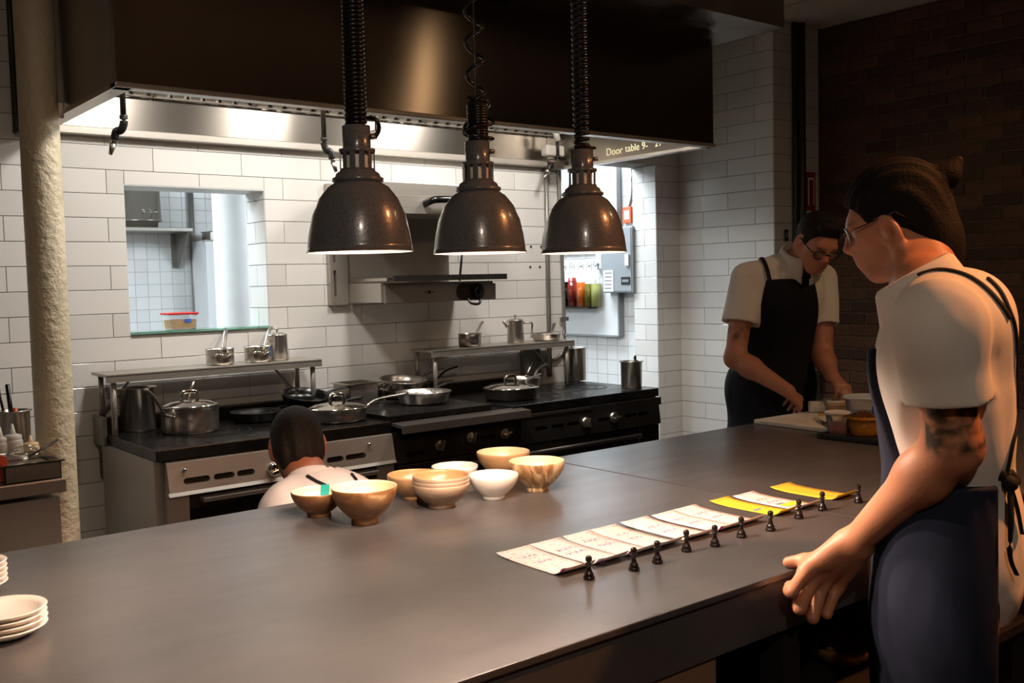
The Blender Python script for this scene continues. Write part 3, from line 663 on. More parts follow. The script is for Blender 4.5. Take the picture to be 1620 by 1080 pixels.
# --- overshelves standing on the ranges
def overshelf(label, x0, x1, m, mleg):
    t = thing('over_shelf', label, 'shelf', ((x0+x1)/2, 4.35, ST))
    W(MB().box(x0, x1, 4.245, 4.455, 1.165, 1.178, bev=0.002).box(x0, x1, 4.245, 4.255, 1.142, 1.17), 'shelf_board', m, t)
    for x in (x0+0.035, x1-0.035):
        for y in (4.275, 4.44): W(MB().tube([(x, y, ST if y < 4.4 else ST+0.0605), (x, y, 1.168)], 0.012, 10), 'post', mleg, t)
    for s, x in ((1, x0+0.035), (-1, x1-0.035)):
        W(MB().tube([(x, 4.435, 1.0), (x+s*0.15, 4.435, 1.165)], 0.006, 8), 'brace', mleg, t)
    return t
overshelf('stainless over-shelf standing on the range beside the cream column', 1.255, 2.25, 'steel_sheet', 'steel_sheet')
overshelf('stainless over-shelf standing on the range at the passage end', 2.885, 3.88, 'steel_sheet', 'steel_sheet')

# ================================================================ SALAMANDER GRILL ON THE WALL
sal = thing('salamander_grill', 'wall-mounted stainless salamander grill with black handle and knob', 'grill', (2.8, 4.3, 1.43))
B = lambda name, m, *a, **k: W(MB().box(*a, **k), name, m, sal)
wbk = B('wall_bracket', 'steel_sheet', 2.43, 2.53, 4.462, 4.496, 1.425, 2.035)
B('wall_bracket', 'steel_sheet', 3.09, 3.16, 4.462, 4.496, 1.55, 2.0)
carve(wbk, MB().box(2.448, 2.462, 4.45, 4.49, 1.47, 1.60).box(2.448, 2.462, 4.45, 4.49, 1.64, 1.77))
B('back_panel', 'steel_sheet', 2.54, 3.15, 4.455, 4.47, 1.53, 1.96)
B('hood_head', 'steel_sheet', 2.50, 3.22, 4.12, 4.46, 1.952, 2.02, bev=0.004)
B('head_lower', 'steel_sheet', 2.50, 3.22, 4.115, 4.46, 1.90, 1.951)
B('head_lip', 'steel_sheet', 2.50, 3.22, 4.11, 4.46, 1.868, 1.899)
hb = smooth_path([(2.78, 4.11, 1.92), (2.785, 4.06, 1.93), (2.82, 4.045, 1.935), (2.95, 4.045, 1.938), (3.0, 4.05, 1.935), (3.02, 4.08, 1.93), (3.02, 4.115, 1.93)], 4)
W(MB().tube(hb, 0.018, 10), 'handle', 'black_enamel', sal)
B('lower_body', 'steel_sheet', 2.53, 3.22, 4.15, 4.46, 1.435, 1.53, bev=0.003)
B('control_panel', 'steel_sheet', 2.545, 3.225, 4.135, 4.15, 1.432, 1.518)
B('drip_tray', 'stove_dark', 2.55, 3.24, 4.06, 4.40, 1.545, 1.556, bev=0.002)
B('tray_rim', 'stove_dark', 2.55, 3.24, 4.055, 4.07, 1.537, 1.565)
B('rail', 'steel_satin', 2.535, 2.55, 4.1, 4.44, 1.54, 1.555)
q = aty(680, 462, 4.13); W(MB().sphere((q[0], 4.133, q[2]), 0.009).sphere((q[0]-0.022, 4.133, q[2]), 0.004).sphere((q[0]+0.022, 4.133, q[2]), 0.004), 'indicator', 'label_black', sal)
q = aty(745, 461, 4.13); mb = MB(); pts = []
for k in range(24):
    a = 2*PI*k/24; pts.append((q[0]-0.0+(0.05 if math.cos(a) > 0 else -0.05)+math.cos(a)*0.038, q[2]+math.sin(a)*0.042))
W(mb.prism(pts, 'y', 4.128, 4.134), 'knob_plate', 'pipe_brown', sal)
o = MB(); o.lathe([(0, 0), (0.033, 0), (0.03, 0.03), (0.026, 0.034), (0, 0.034)], (0, 0, 0), 20, 0, Matrix.Rotation(PI/2, 4, 'X')); kk = W(o, 'knob', 'black_enamel', sal); kk.location = Vector(kk.location)+Vector((q[0]+0.03, 4.128, q[2]+0.002))
MB().box(-0.006, 0.006, -0.045, -0.03, -0.026, 0.026, bev=0.002).build('knob_grip', 'black_enamel', kk)
W(MB().tube(smooth_path([(q[0]-0.03, 4.12, q[2]-0.035), (q[0]-0.02, 4.10, q[2]-0.06), (q[0]+0.03, 4.10, q[2]-0.062), (q[0]+0.05, 4.12, q[2]-0.03)], 5), 0.007), 'cable_loop', 'rubber', sal)
a_, b_ = aty(731, 400, 4.2), aty(727, 438, 4.2)
W(MB().tube([(3.14, 4.3, 1.88), (a_[0], 4.2, a_[2]), (b_[0], 4.2, b_[2]-0.02)], 0.006), 'chain_cord', 'rubber', sal)

# ================================================================ POTS AND PANS
def shell(r, h, t=0.003, rb=None, flare=0.0, lip=0.004):
    rb = r-0.006 if rb is None else rb
    return [(0, 0), (rb, 0), (rb+0.5*(r-rb), h*0.04), (r-flare*0.6, h*0.18), (r-flare*0.3, h*0.5), (r, h-0.004), (r+lip, h), (r+lip-0.002, h+0.002), (r-t, h), (r-t-flare*0.3, h*0.5), (r-t-flare*0.7, h*0.15), (rb-t, t), (0, t)]
def long_handle(parent, r, z, ang, L=0.19, rise=0.05, m='steel_satin', tip=0.011, rivet=True):
    c, s = math.cos(ang), math.sin(ang)
    pt = lambda a, zz: (c*a, s*a, zz)
    path = smooth_path([pt(r-0.002, z), pt(r+0.03, z+0.012), pt(r+0.09, z+rise*0.75), pt(r+L, z+rise)], 6)
    h = MB().tube(path, [0.010-0.002*math.sin(PI*i/(len(path)-1))+ (tip-0.010)*i/(len(path)-1) for i in range(len(path))], 8, flat=0.55).build('handle', m, parent)
    if rivet:
        k = MB(); px, py = -s*0.022, c*0.022
        for e in (-1, 1): k.tube(smooth_path([pt(r+0.03, z+0.010), (c*(r+0.004)+px*e, s*(r+0.004)+py*e, z-0.004)], 3), 0.005).sphere((c*r+px*e, s*r+py*e, z-0.005), 0.006, 8)
        k.build('handle_bracket', 'steel_polish', h)
    return h
def lid(parent, r, z, m='steel_polish', hang=0.0):
    l = MB().lathe([(r+0.003, z), (r+0.004, z+0.003), (r-0.006, z+0.006), (r*0.7, z+0.017), (r*0.3, z+0.023), (0, z+0.024)], n=40).build('lid', m, parent)
    c, s = math.cos(hang), math.sin(hang)
    MB().tube(smooth_path([(-c*0.035, -s*0.035, z+0.02), (-c*0.033, -s*0.033, z+0.045), (-c*0.022, -s*0.022, z+0.058), (c*0.022, s*0.022, z+0.058), (c*0.033, s*0.033, z+0.045), (c*0.035, s*0.035, z+0.02)], 4), 0.006, 8, flat=1.4).build('lid_handle', m, l)
    return l
CAMDIR = -128.8*PI/180       # direction on the floor towards the camera
def saucepan(label, loc, r, h, ang, lidded=False, **k):
    t = thing('saucepan', label, 'saucepan', loc); MB().lathe(shell(r, h), n=40).build('pan', 'steel_pot', t)
    long_handle(t, r, h*0.72, ang, **k)
    if lidded: lid(t, r, h)
    return t
def frypan(label, loc, r, h, ang, m='steel_pot', mh='steel_satin', name='frying_pan', cat='frying pan', lidded=False, flare=0.03, tilt=None, rivet=True, **k):
    t = thing(name, label, cat, loc); MB().lathe(shell(r, h, rb=r-flare-0.012, flare=flare), n=44).build('pan', m, t)
    long_handle(t, r-0.006, h*0.75, ang, m=mh, rivet=rivet, **k)
    if lidded: lid(t, r, h)
    if tilt: t.rotation_euler = tilt
    return t
def bainmarie(label, loc, r, h, tabang=None, m='steel_pot'):
    t = thing('steel_canister', label, 'canister', loc)
    MB().lathe([(0, 0), (r*0.94, 0), (r*0.96, 0.004), (r, h-0.004), (r+0.008, h), (r+0.008, h+0.003), (r-0.003, h+0.002), (r*0.93, 0.006), (0, 0.006)], n=40).build('body', m, t)
    if tabang is not None:
        c, s = math.cos(tabang), math.sin(tabang)
        MB().tube(smooth_path([(c*r, s*r, h-0.01), (c*(r+0.006), s*(r+0.006), h+0.012), (c*(r-0.002), s*(r-0.002), h+0.024), (c*(r-0.008), s*(r-0.008), h+0.008)], 4), 0.007).build('lifting_tab', 'black_enamel', t)
    return t
def spot(x, y, z=ST): q = atz(x, y, z); return (q[0], q[1], z+0.0005)
bainmarie('tall polished steel canister under the over-shelf near the cream column', spot(219, 680), 0.075, 0.185)
sb = saucepan('lidded steel saucepan with two upright handles on the hotplate ring', spot(302, 682), 0.118, 0.112, CAMDIR-0.42, True, L=0.13, rise=0.125)
MB().tube([(0.02, 0.085, 0.118), (0.05, 0.075, 0.205)], [0.012, 0.014], 8, flat=0.5).build('second_handle', 'steel_satin', sb)
frypan('low black iron pan beside the lidded steel saucepan', (1.905, 4.24, ST+0.0005), 0.112, 0.045, 0.25, 'cast_iron', 'cast_iron', flare=0.025, L=0.2, rise=0.02)
frypan('black iron pan lying underneath a tilted black pan', (2.145, 4.20, ST+0.0005), 0.116, 0.042, 0.05, 'cast_iron', 'cast_iron', flare=0.025, L=0.19, rise=0.03)
frypan('tilted glossy black pan resting on another black pan', (2.135, 4.21, ST+0.060), 0.113, 0.046, 0.12, 'black_enamel', 'cast_iron', flare=0.03, L=0.2, rise=0.03, tilt=(0.20, 0.03, 0))
frypan('lidded steel saute pan in front of the tilted black pans', (2.165, 3.955, ST+0.0005), 0.135, 0.06, 0.02, name='saute_pan', cat='saute pan', lidded=True, flare=0.012, L=0.25, rise=0.045)
frypan('open steel frying pan on the raised griddle plate', (2.70, 4.06, ST+0.0205), 0.135, 0.058, 0.62, flare=0.03, L=0.2, rise=0.02)
frypan('steel frying pan at the bottom of the pan stack behind the griddle', (2.78, 4.335, ST+0.0205), 0.118, 0.045, 0.06, flare=0.03, L=0.19, rise=0.03)
frypan('steel frying pan on top of the pan stack behind the griddle', (2.75, 4.325, ST+0.075), 0.120, 0.045, 0.12, flare=0.03, L=0.17, rise=0.04, tilt=(0.12, 0.0, 0))
frypan('black-handled pan tucked against the pan stack behind the griddle', (2.90, 4.34, ST+0.07), 0.05, 0.02, 0.05, 'stove_dark', 'black_enamel', flare=0.01, L=0.17, rise=0.07)
frypan('lidded saute pan on the hotplate at the passage end', (3.19, 3.985, ST+0.0005), 0.142, 0.06, 0.45, 'steel_dark', name='saute_pan', cat='saute pan', lidded=True, flare=0.02, L=0.24, rise=0.05)
jp = frypan('small steel pan with two raised handles behind the lidded pan', (3.46, 4.22, ST+0.0005), 0.10, 0.075, 0.35, flare=0.012, L=0.18, rise=0.07)
MB().tube([(0.03, 0.0, 0.075), (0.085, 0.02, 0.155)], [0.008, 0.011], 8, flat=0.5).build('spoon_handle', 'steel_polish', jp)
bainmarie('tall steel canister under the end of the over-shelf near the passage', spot(911, 601), 0.066, 0.195, CAMDIR+PI+0.25)
bainmarie('shorter steel canister at the right end of the hotplate by the passage', (3.975, 3.885, ST+0.0005), 0.060, 0.145, CAMDIR+PI-0.5)
# square steel pan and foil
t = thing('steel_insert_pan', 'deep square steel insert pan beside the crumpled foil', 'pan', (2.46, 4.30, ST+0.0205)); mb = MB()
for (x0, x1, y0, y1) in ((-0.08, -0.077, -0.08, 0.08), (0.077, 0.08, -0.08, 0.08), (-0.08, 0.08, -0.08, -0.077), (-0.08, 0.08, 0.077, 0.08)): mb.box(x0, x1, y0, y1, 0, 0.105)
mb.box(-0.08, 0.08, -0.08, 0.08, 0, 0.003); mb.build('pan', 'steel_pot', t)
r_ = MB(); r_.box(-0.092, 0.092, -0.092, -0.078, 0.103, 0.108).box(-0.092, 0.092, 0.078, 0.092, 0.103, 0.108).box(-0.092, -0.078, -0.078, 0.078, 0.103, 0.108).box(0.078, 0.092, -0.078, 0.078, 0.103, 0.108); r_.build('rim', 'steel_polish', t)
t = thing('foil_lump', 'crumpled silver foil on a small steel stand near the square pan', 'foil', (2.60, 4.27, ST+0.0205))
mb = MB(); mb.sphere((0, 0, 0), 1, 20); vs = np.array(mb.v); nrm = 1+0.18*np.sin(vs[:, 0]*7+vs[:, 1]*5)*np.cos(vs[:, 2]*9+vs[:, 0]*4); vs = vs*nrm[:, None]*np.array([0.05, 0.035, 0.02])+np.array([0, 0, 0.078]); mb.v = [tuple(p) for p in vs]; mb.sm = [False]*len(mb.sm); mb.build('foil', 'steel_polish', t)
MB().box(-0.006, 0.006, -0.006, 0.006, 0, 0.07).box(-0.03, 0.03, -0.03, 0.03, 0, 0.003).build('stand', 'steel_satin', t)
# on the over-shelf near the cream column
SZ = 1.179
def onshelf(x, y): q = atz(x, y, SZ); return q
ax = lambda x: aty(x, 560, 4.345)[0]
s1 = saucepan('small steel saucepan on the over-shelf near the cream column, no tape', (ax(346), 4.33, SZ), 0.062, 0.072, CAMDIR+PI+0.12, L=0.13, rise=0.10)
for e in (-1, 1): pass
MB().tube(smooth_path([(-0.042, -0.05, 0.045), (-0.03, -0.068, 0.052), (0.0, -0.072, 0.04), (0.03, -0.06, 0.05), (0.042, -0.046, 0.045)], 3), 0.005).build('side_bracket', 'steel_polish', s1)
s2 = saucepan('small steel saucepan with blue tape on the over-shelf near the cream column', (ax(406), 4.33, SZ), 0.062, 0.072, CAMDIR+PI-0.1, L=0.13, rise=0.10)
MB().tube(smooth_path([(-0.042, -0.05, 0.045), (-0.03, -0.068, 0.052), (0.0, -0.072, 0.04), (0.03, -0.06, 0.05), (0.042, -0.046, 0.045)], 3), 0.005).build('side_bracket', 'steel_polish', s2)
ang = math.atan2(-0.55, 0.83); mb = MB(); vs = []
for k in range(7):
    a = ang-0.3+0.1*k; vs += [(0.0632*math.cos(a), 0.0632*math.sin(a), 0.025), (0.0632*math.cos(a), 0.0632*math.sin(a), 0.065)]
mb.add(vs, [(2*k, 2*k+2, 2*k+3, 2*k+1) for k in range(6)]); mb.build('blue_tape', 'tape_blue', s2)
def coffee_pot(label, loc, rot, r=0.048, h=0.115, spout=True):
    t = thing('coffee_pot', label, 'coffee pot', loc, rot)
    MB().lathe([(0, 0), (r*0.97, 0), (r, 0.004), (r*0.94, h-0.004), (r*0.97, h), (r*0.9, h+0.004), (r*0.5, h+0.012), (0, h+0.013)], n=36).build('body', 'steel_pot', t)
    MB().cyl((0, 0, 0), 0.004, h+0.012, h+0.02, 10).sphere((0, 0, h+0.027), 0.008, 10).build('lid_knob', 'steel_satin', t)
    if spout:
        MB().tube(smooth_path([(-r*0.9, 0, h*0.75), (-r*1.25, 0, h*0.9), (-r*1.5, 0, h*0.98)], 3), [0.016, 0.014, 0.012, 0.010, 0.009, 0.008, 0.006], 10).build('spout', 'steel_pot', t)
        MB().tube([(r*0.9, 0, h*0.88), (r+0.045, 0, h*0.88), (r+0.05, 0, h*0.82), (r+0.046, 0, h*0.2)], 0.006, 8, up=(0, 1, 0)).build('handle', 'steel_satin', t)
    return t
coffee_pot('plain steel pot with a knobbed lid on the over-shelf near the cream column', (ax(443), 4.37, SZ), 0.6, 0.05, 0.118, False)
ax2 = lambda x: aty(x, 545, 4.345)[0]
s3 = saucepan('small steel saucepan on the over-shelf near the passage', (ax2(741), 4.33, SZ), 0.062, 0.068, 0.55, L=0.13, rise=0.075)
coffee_pot('steel coffee pot with spout and square handle on the over-shelf near the passage', (ax2(816), 4.345, SZ), -0.45, 0.048, 0.125)
frypan('small steel frying pan on the over-shelf near the passage', (ax2(866)-0.01, 4.34, SZ), 0.088, 0.038, 0.6, flare=0.02, L=0.11, rise=0.06)

# ================================================================ HEAT LAMPS
LAMPZ = 1.585
def coil(turns, r, z0, z1, wob=0.0, pitchfun=None, seed=1):
    rs = np.random.RandomState(seed); n = int(turns*14); pts = []; ph = rs.rand(4)*6
    for i in range(n+1):
        t = i/n; tz = pitchfun(t) if pitchfun else t
        a = 2*PI*turns*t; cx = wob*math.sin(5*tz+ph[0]); cy = wob*math.sin(4*tz+ph[1])
        pts.append((cx+r*math.cos(a), cy+r*math.sin(a), z0+(z1-z0)*tz))
    return pts
def heat_lamp(label, x, y, cordpts, extra=None):
    t = thing('heat_lamp', label, 'heat lamp', (x, y, LAMPZ), group=None)
    R = 0.1
    prof = [(R, 0), (R*0.985, 0.012), (R*0.955, 0.035), (R*0.88, 0.07), (R*0.75, 0.10), (R*0.58, 0.122), (R*0.44, 0.131)]
    sh = MB(); sh.lathe([(R+0.001, -0.001), (R+0.0015, 0.002)]+[(r+0.0005, z) for r, z in prof], n=64).build('shade', 'lamp_enamel', t)
    MB().lathe([(R-0.0005, -0.001), (R-0.004, 0.002)]+[(r-0.004, z) for r, z in prof[1:]]+[(0.0, 0.128)], n=48).build('shade_lining', 'lamp_inside', t)
    MB().lathe([(0.044, 0.130), (0.049, 0.133), (0.049, 0.139), (0.043, 0.142), (0.041, 0.148), (0.034, 0.153)], n=40).build('shoulder_ring', 'lamp_enamel', t)
    c = MB().lathe([(0.0335, 0.150), (0.0335, 0.157)], n=32).lathe([(0.0335, 0.187), (0.0345, 0.188), (0.0345, 0.194), (0.02, 0.194)], n=32)
    for k in range(12):
        a0 = 2*PI*k/12; vs = []
        for aa in (a0+0.11, a0+0.41): vs += [(0.0335*math.cos(aa), 0.0335*math.sin(aa), 0.157), (0.0335*math.cos(aa), 0.0335*math.sin(aa), 0.187)]
        c.add(vs, [(0, 2, 3, 1)])
    c.build('vent_collar', 'lamp_enamel', t)
    MB().lathe([(0.024, 0.15), (0.024, 0.19)], n=20).build('socket', 'lamp_inside', t)
    nk = MB().lathe([(0.0, 0.238), (0.0265, 0.238), (0.0265, 0.194)], n=28).build('neck', 'lamp_enamel', t)
    MB().tube([(0.017, -0.020, 0.216), (0.023, -0.029, 0.216)], 0.005).build('neck_screw', 'steel_satin', nk)
    MB().lathe([(0, 0.045), (0.025, 0.048), (0.034, 0.065), (0.03, 0.09), (0.016, 0.115), (0.014, 0.128)], n=24).build('bulb', 'bulb', t)
    MB().tube([(0, 0, 0.22), (0, 0, CZ-LAMPZ)], 0.0016, 6).build('hanging_wire', 'wire', t)
    MB().tube(cordpts, 0.0042, 7).build('coiled_cord', 'rubber', t)
    if extra: MB().tube(smooth_path(extra, 5), 0.0042, 7).build('cord_tail', 'rubber', t)
    MB().lathe([(0, CZ-LAMPZ-0.03), (0.045, CZ-LAMPZ-0.03), (0.05, CZ-LAMPZ-0.001), (0.05, CZ-LAMPZ)], n=24).build('ceiling_rose', 'black_enamel', t)
    l = light('heat_lamp_bulb', 'SPOT', (0, 0, 0.06), LAMP_W, (1.0, 0.72, 0.56), 0.03, None, 2.5, 0.55)
    l.parent = t
    return t
LAMP_W = 280
def tight(t): return t*0.42 if t < 0.62 else 0.2604+(t-0.62)/0.38*0.7396
heat_lamp('grey heat lamp hanging on a tightly wound black cord', 0.973, 1.666, coil(62, 0.0175, 0.238, 1.45, 0.0, tight), [(0.016, 0, 0.255), (0.032, -0.02, 0.25), (0.037, -0.022, 0.232), (0.029, -0.017, 0.215)])
def loose(t): return t*0.14 if t < 0.45 else 0.063+(t-0.45)/0.55*0.937
heat_lamp('grey heat lamp on a loosely stretched cord bunched up at its neck', 1.302, 1.721, coil(30, 0.0190, 0.238, 1.45, 0.006, loose, 3), [(0.0, 0.026, 0.30), (0.03, 0.0, 0.29), (0.022, -0.027, 0.275), (-0.024, -0.02, 0.265), (-0.026, 0.014, 0.258), (0.012, 0.03, 0.252), (0.032, -0.004, 0.246), (0.016, -0.028, 0.243), (-0.026, -0.012, 0.25), (-0.012, 0.026, 0.275), (0.03, 0.01, 0.31), (0.01, -0.027, 0.32), (-0.022, 0.0, 0.33)])
def even(t): return t*0.5 if t < 0.6 else 0.3+(t-0.6)/0.4*0.7
heat_lamp('grey heat lamp on an evenly coiled cord, closest to the passage', 1.598, 1.710, coil(46, 0.0155, 0.238, 1.45, 0.0, even, 2), [(0.0, 0.022, 0.25), (0.026, 0.0, 0.245), (0.016, -0.025, 0.241), (-0.024, -0.012, 0.246)])

# ================================================================ BOWLS ON THE COUNTER
def bowl(label, x, y, w_, h, mout, min_, foot=0.45, group=None, z=CT, curve=1.0, rings_=0):
    t = thing('ceramic_bowl', label, 'bowl', (x, y, z+0.0004)); r = w_/2; f = r*foot
    def rad(s): return f+ (r-f)*(math.sin(s*PI/2)**(0.85*curve))
    out = [(0, 0.002), (f*0.85, 0.002), (f*0.88, 0), (f, 0), (f*0.97, h*0.16)] + [(rad(s), h*(0.16+0.84*s)) for s in np.linspace(0.06, 1, 12)]
    MB().lathe(out[:5], n=48).build('foot_ring', mout, t)
    MB().lathe(out[4:]+[(r-0.0015, h+0.0015)], n=56).build('bowl_wall', mout, t)
    inn = [(r-0.0015, h+0.0015), (r-0.004, h)] + [(max(rad(s)-0.005, 0.004), h*(0.16+0.84*s)) for s in np.linspace(0.96, 0.08, 11)] + [(0, h*0.18)]
    MB().lathe(inn, n=56).build('glazed_inside', min_, t)
    return t
BZ = {}
def bpos(px, py): q = atz(px, py, CT); return q[0], q[1]
b1 = bowl('brown ceramic bowl with teal tape across its rim', *bpos(505, 815), 0.145, 0.066, 'ceramic_brown', 'ceramic_cream')
mb = MB(); a0 = 0.80; pts = []
def lin_r(z, R=0.0725, h=0.066, f=0.0725*0.45): ss = max(0.0, min(1.0, (z/h-0.16)/0.84)); return f+(R-f)*math.sin(ss*PI/2)**0.85
prof_t = [(lin_r(0.045)+0.001, 0.045), (lin_r(0.058)+0.001, 0.058), (0.0735, 0.0672), (0.0710, 0.0688), (0.0675, 0.067)] + [(lin_r(zz)-0.0065, zz) for zz in (0.060, 0.050, 0.040, 0.030)]
for rr, zz in prof_t:
    for e in (-0.17, 0.17): pts.append((rr*math.cos(a0+e*0.0735/rr), rr*math.sin(a0+e*0.0735/rr), zz))
mb.add(pts, [(2*k, 2*k+1, 2*k+3, 2*k+2) for k in range(len(prof_t)-1)]).build('teal_tape', 'tape_teal', b1)
bowl('deep brown streaked bowl nearest the bowl with teal tape', *bpos(578, 827), 0.170, 0.094, 'ceramic_brown', 'ceramic_cream', 0.42)
bowl('tan bowl behind the stacked grey-brown bowls', *bpos(655, 788), 0.150, 0.070, 'ceramic_tan', 'ceramic_tan')
x, y = bpos(699, 801)
for k in range(3):
    bowl(['lowest of three stacked grey-brown bowls', 'middle one of three stacked grey-brown bowls', 'topmost of three stacked grey-brown bowls'][k], x, y, 0.157, 0.066, 'ceramic_grey', 'ceramic_tan', 0.48, z=CT+k*0.0105)
bowl('white bowl in front, between the stacked bowls and marbled bowl', *bpos(781, 788), 0.144, 0.068, 'ceramic_white', 'ceramic_white', 0.45)
bowl('marbled brown and cream bowl at the end of the bowl group', *bpos(850, 776), 0.164, 0.088, 'ceramic_marble', 'ceramic_cream', 0.42)
bowl('shallow white bowl at the rear of the bowl group', *bpos(720, 765), 0.142, 0.055, 'ceramic_white', 'ceramic_white', 0.45)
bowl('pale tan ribbed bowl behind the marbled bowl', *bpos(797, 753), 0.168, 0.078, 'ceramic_tan', 'ceramic_cream', 0.5)
# ================================================================ PLATES
def plate_stack(x, y, r, n, lab, grp, dz=0.0098):
    for k in range(n):
        o = MB().lathe([(0, 0), (r*0.58, 0), (r*0.62, 0.003), (r*0.8, 0.008), (r-0.001, 0.0165), (r, 0.018), (r-0.002, 0.0195), (r*0.8, 0.0125), (r*0.6, 0.006), (0, 0.005)], n=56).build('plate', 'porcelain', None, (x+random.uniform(-.0008, .0008), y+random.uniform(-.0008, .0008), CT+0.0004+k*dz))
        tag(o, ('bottom' if k == 0 else 'topmost' if k == n-1 else 'second' if k == 1 else 'third' if k == 2 else 'fourth')+(' ' if k in (0, n-1) else ' from the bottom, ')+lab, 'plate', grp)
q = atz(3, 957, CT+0.055)
plate_stack(q[0], q[1], 0.074, 4, 'white side plate in the stack nearer the counter edge', 'plates stacked on the counter', 0.0105)
q = atz(-42, 905, CT+0.045)
plate_stack(q[0]+0.005, q[1]+0.02, 0.062, 5, 'white side plate in the stack nearer the steel cabinet', 'plates in the rear stack', 0.0105)

# ================================================================ ORDER TICKETS AND PAWNS
corners = [(783, 879), (841, 866), (894, 855), (940, 844.5), (986, 832), (1029, 819), (1078, 814), (1127, 797), (1162, 789), (1219, 774.5)]
widths = [0.098, 0.094, 0.090, 0.086, 0.096, 0.088, 0.090, 0.080, 0.094, 0.098]
kinds = 'wwwwwwwywy'
desc = ['white order ticket with a pink edge, furthest from the yellow tickets', 'white order ticket marked 95 in purple on its turned-up end', 'white order ticket, third along the row from the marked 95 end', 'white order ticket in the middle of the white row, thin print', 'white order ticket just before the one with a yellow mark', 'white order ticket with a small yellow highlighter mark at its far end', 'white order ticket with a wide gap before the yellow ones', 'yellow order ticket lying beside a white one', 'white order ticket between the two yellow tickets', 'yellow order ticket lying apart at the end of the row']
for i, ((px, py), wd, k) in enumerate(zip(corners, widths, kinds)):
    q = atz(px, py, CT); L = 1.735-1.515+random.uniform(-0.004, 0.004)
    t = thing('order_ticket', desc[i], 'ticket', (q[0]+wd/2, 1.515+L/2, CT+0.0006), random.uniform(-0.015, 0.015), 'order tickets along the counter')
    mb = MB(); ys = [L/2, L/2-0.02, L/2-0.06, 0, -L/2+0.03, -L/2+0.016, -L/2+0.006, -L/2, -L/2-0.004]
    zs = [0.006+0.004*random.random(), 0.003, 0.0008, 0.0004, 0.0006, 0.002, 0.007, 0.0125, 0.018]
    vs = []
    for y_, z_ in zip(ys, zs): vs += [(-wd/2, y_, z_), (-wd/4, y_, z_*0.9), (wd/4, y_, z_), (wd/2, y_, z_*1.05)]
    fs = [(4*r+c, 4*r+c+1, 4*r+5+c, 4*r+4+c) for r in range(len(ys)-1) for c in range(3)]
    o = mb.add(vs, fs, 0, True).build('sheet', 'ticket_yellow' if k == 'y' else 'ticket_paper', t)
    md = o.modifiers.new('thickness', 'SOLIDIFY'); md.thickness = 0.0004
    ink = lambda nm, m_, x0, x1, y0, y1: MB().add([(x0, y0, 0.0016), (x1, y0, 0.0016), (x1, y1, 0.0016), (x0, y1, 0.0016)], [(0, 1, 2, 3)]).build(nm, m_, t)
    if k == 'w':
        rr = random.Random(i)
        for j in range(2):
            y_ = 0.045-0.05*j+rr.uniform(-0.01, 0.01)
            pts = [(-wd*0.32+wd*0.55*s/11+0.003*math.sin(s*2.3+i), y_+0.006*math.sin(s*1.9+i*2)+0.004*math.cos(s*3.1), 0.0019) for s in range(12)]
            MB().tube(smooth_path(pts, 3), 0.0009, 5, flat=0.15).build('ink_scribble', 'ink_pink' if (i+j) % 2 else 'ink_purple', t)
    if i == 5: ink('highlighter_mark', 'ink_yellow', -0.02, 0.03, 0.06, 0.085)
    if i == 8: ink('highlighter_mark', 'ink_yellow', -0.03, 0.044, -0.06, -0.03); ink('blue_mark', 'ink_blue', -0.03, 0.0, -0.028, -0.018)
    if i == 7: ink('blue_mark', 'ink_blue', -0.03, 0.0, -0.03, -0.02)
    if i in (0, 2, 3, 5, 6):
        MB().add([(-wd/2+0.001, -L/2+0.0035, 0.0075), (-wd/2+0.014, -L/2+0.0035, 0.0075), (-wd/2+0.014, -L/2-0.0045, 0.0175), (-wd/2+0.001, -L/2-0.0045, 0.0175)], [(0, 1, 2, 3)]).build('pink_end_mark', 'ink_pink', t)
    if i == 1:
        M = Matrix.Translation((-wd/2+0.008, -L/2+0.001, 0.006)) @ Matrix.Rotation(1.15, 4, 'X')
        M = Matrix.Translation((-wd/2+0.008, -L/2+0.0005, 0.0065)) @ Matrix.Rotation(PI-1.15, 4, 'X') @ Matrix.Rotation(0, 4, 'Z')
        M = Matrix.Translation((-wd/2+0.006, -L/2-0.0012, 0.0045)) @ Matrix.Rotation(1.2, 4, 'X')
        text('ticket_number', '95', 0.017, 'ink_purple', t, M)
pxs = [(932, 916), (1003, 902), (1040, 890.5), (1086, 872), (1131, 864), (1173, 850), (1219, 839.5), (1264, 820), (1301, 807), (1358, 795)]
pprof = [(0, 0), (0.0115, 0), (0.0120, 0.003), (0.0115, 0.006), (0.0095, 0.008), (0.0100, 0.0105), (0.0085, 0.0135), (0.0058, 0.018), (0.0046, 0.025), (0.0042, 0.0305), (0.0075, 0.032), (0.0075, 0.0335), (0.0042, 0.0350), (0.0062, 0.0375), (0.0071, 0.0415), (0.0066, 0.0455), (0.0042, 0.0485), (0, 0.0495)]
pawn_me = MB().lathe(pprof, n=24).data('chess_pawn', ['pawn'])
pl = ['pink-edged white', '95-marked white', None, None, None, None, None, 'yellow', None, None]
plab = ['small black chess pawn before the pink-edged end ticket', 'small black chess pawn before the ticket marked 95', 'small black chess pawn third in the row from the pink-edged ticket', 'small black chess pawn fourth in the row from the pink-edged ticket', 'small black chess pawn standing in the middle of the white tickets', 'small black chess pawn before the last white ticket of the close row', 'small black chess pawn in the gap before the yellow ticket', 'small black chess pawn at the corner of a yellow ticket', 'small black chess pawn before the white ticket between two yellow ones', 'small black chess pawn beside the yellow ticket at the row end']
for (px, py), lb in zip(pxs, plab):
    q = atz(px, py, CT); o = bpy.data.objects.new('chess_pawn', pawn_me); COL.objects.link(o); o.location = (q[0], q[1], CT+0.0003)
    tag(o, lb, 'chess pawn', 'chess pawns before the tickets')

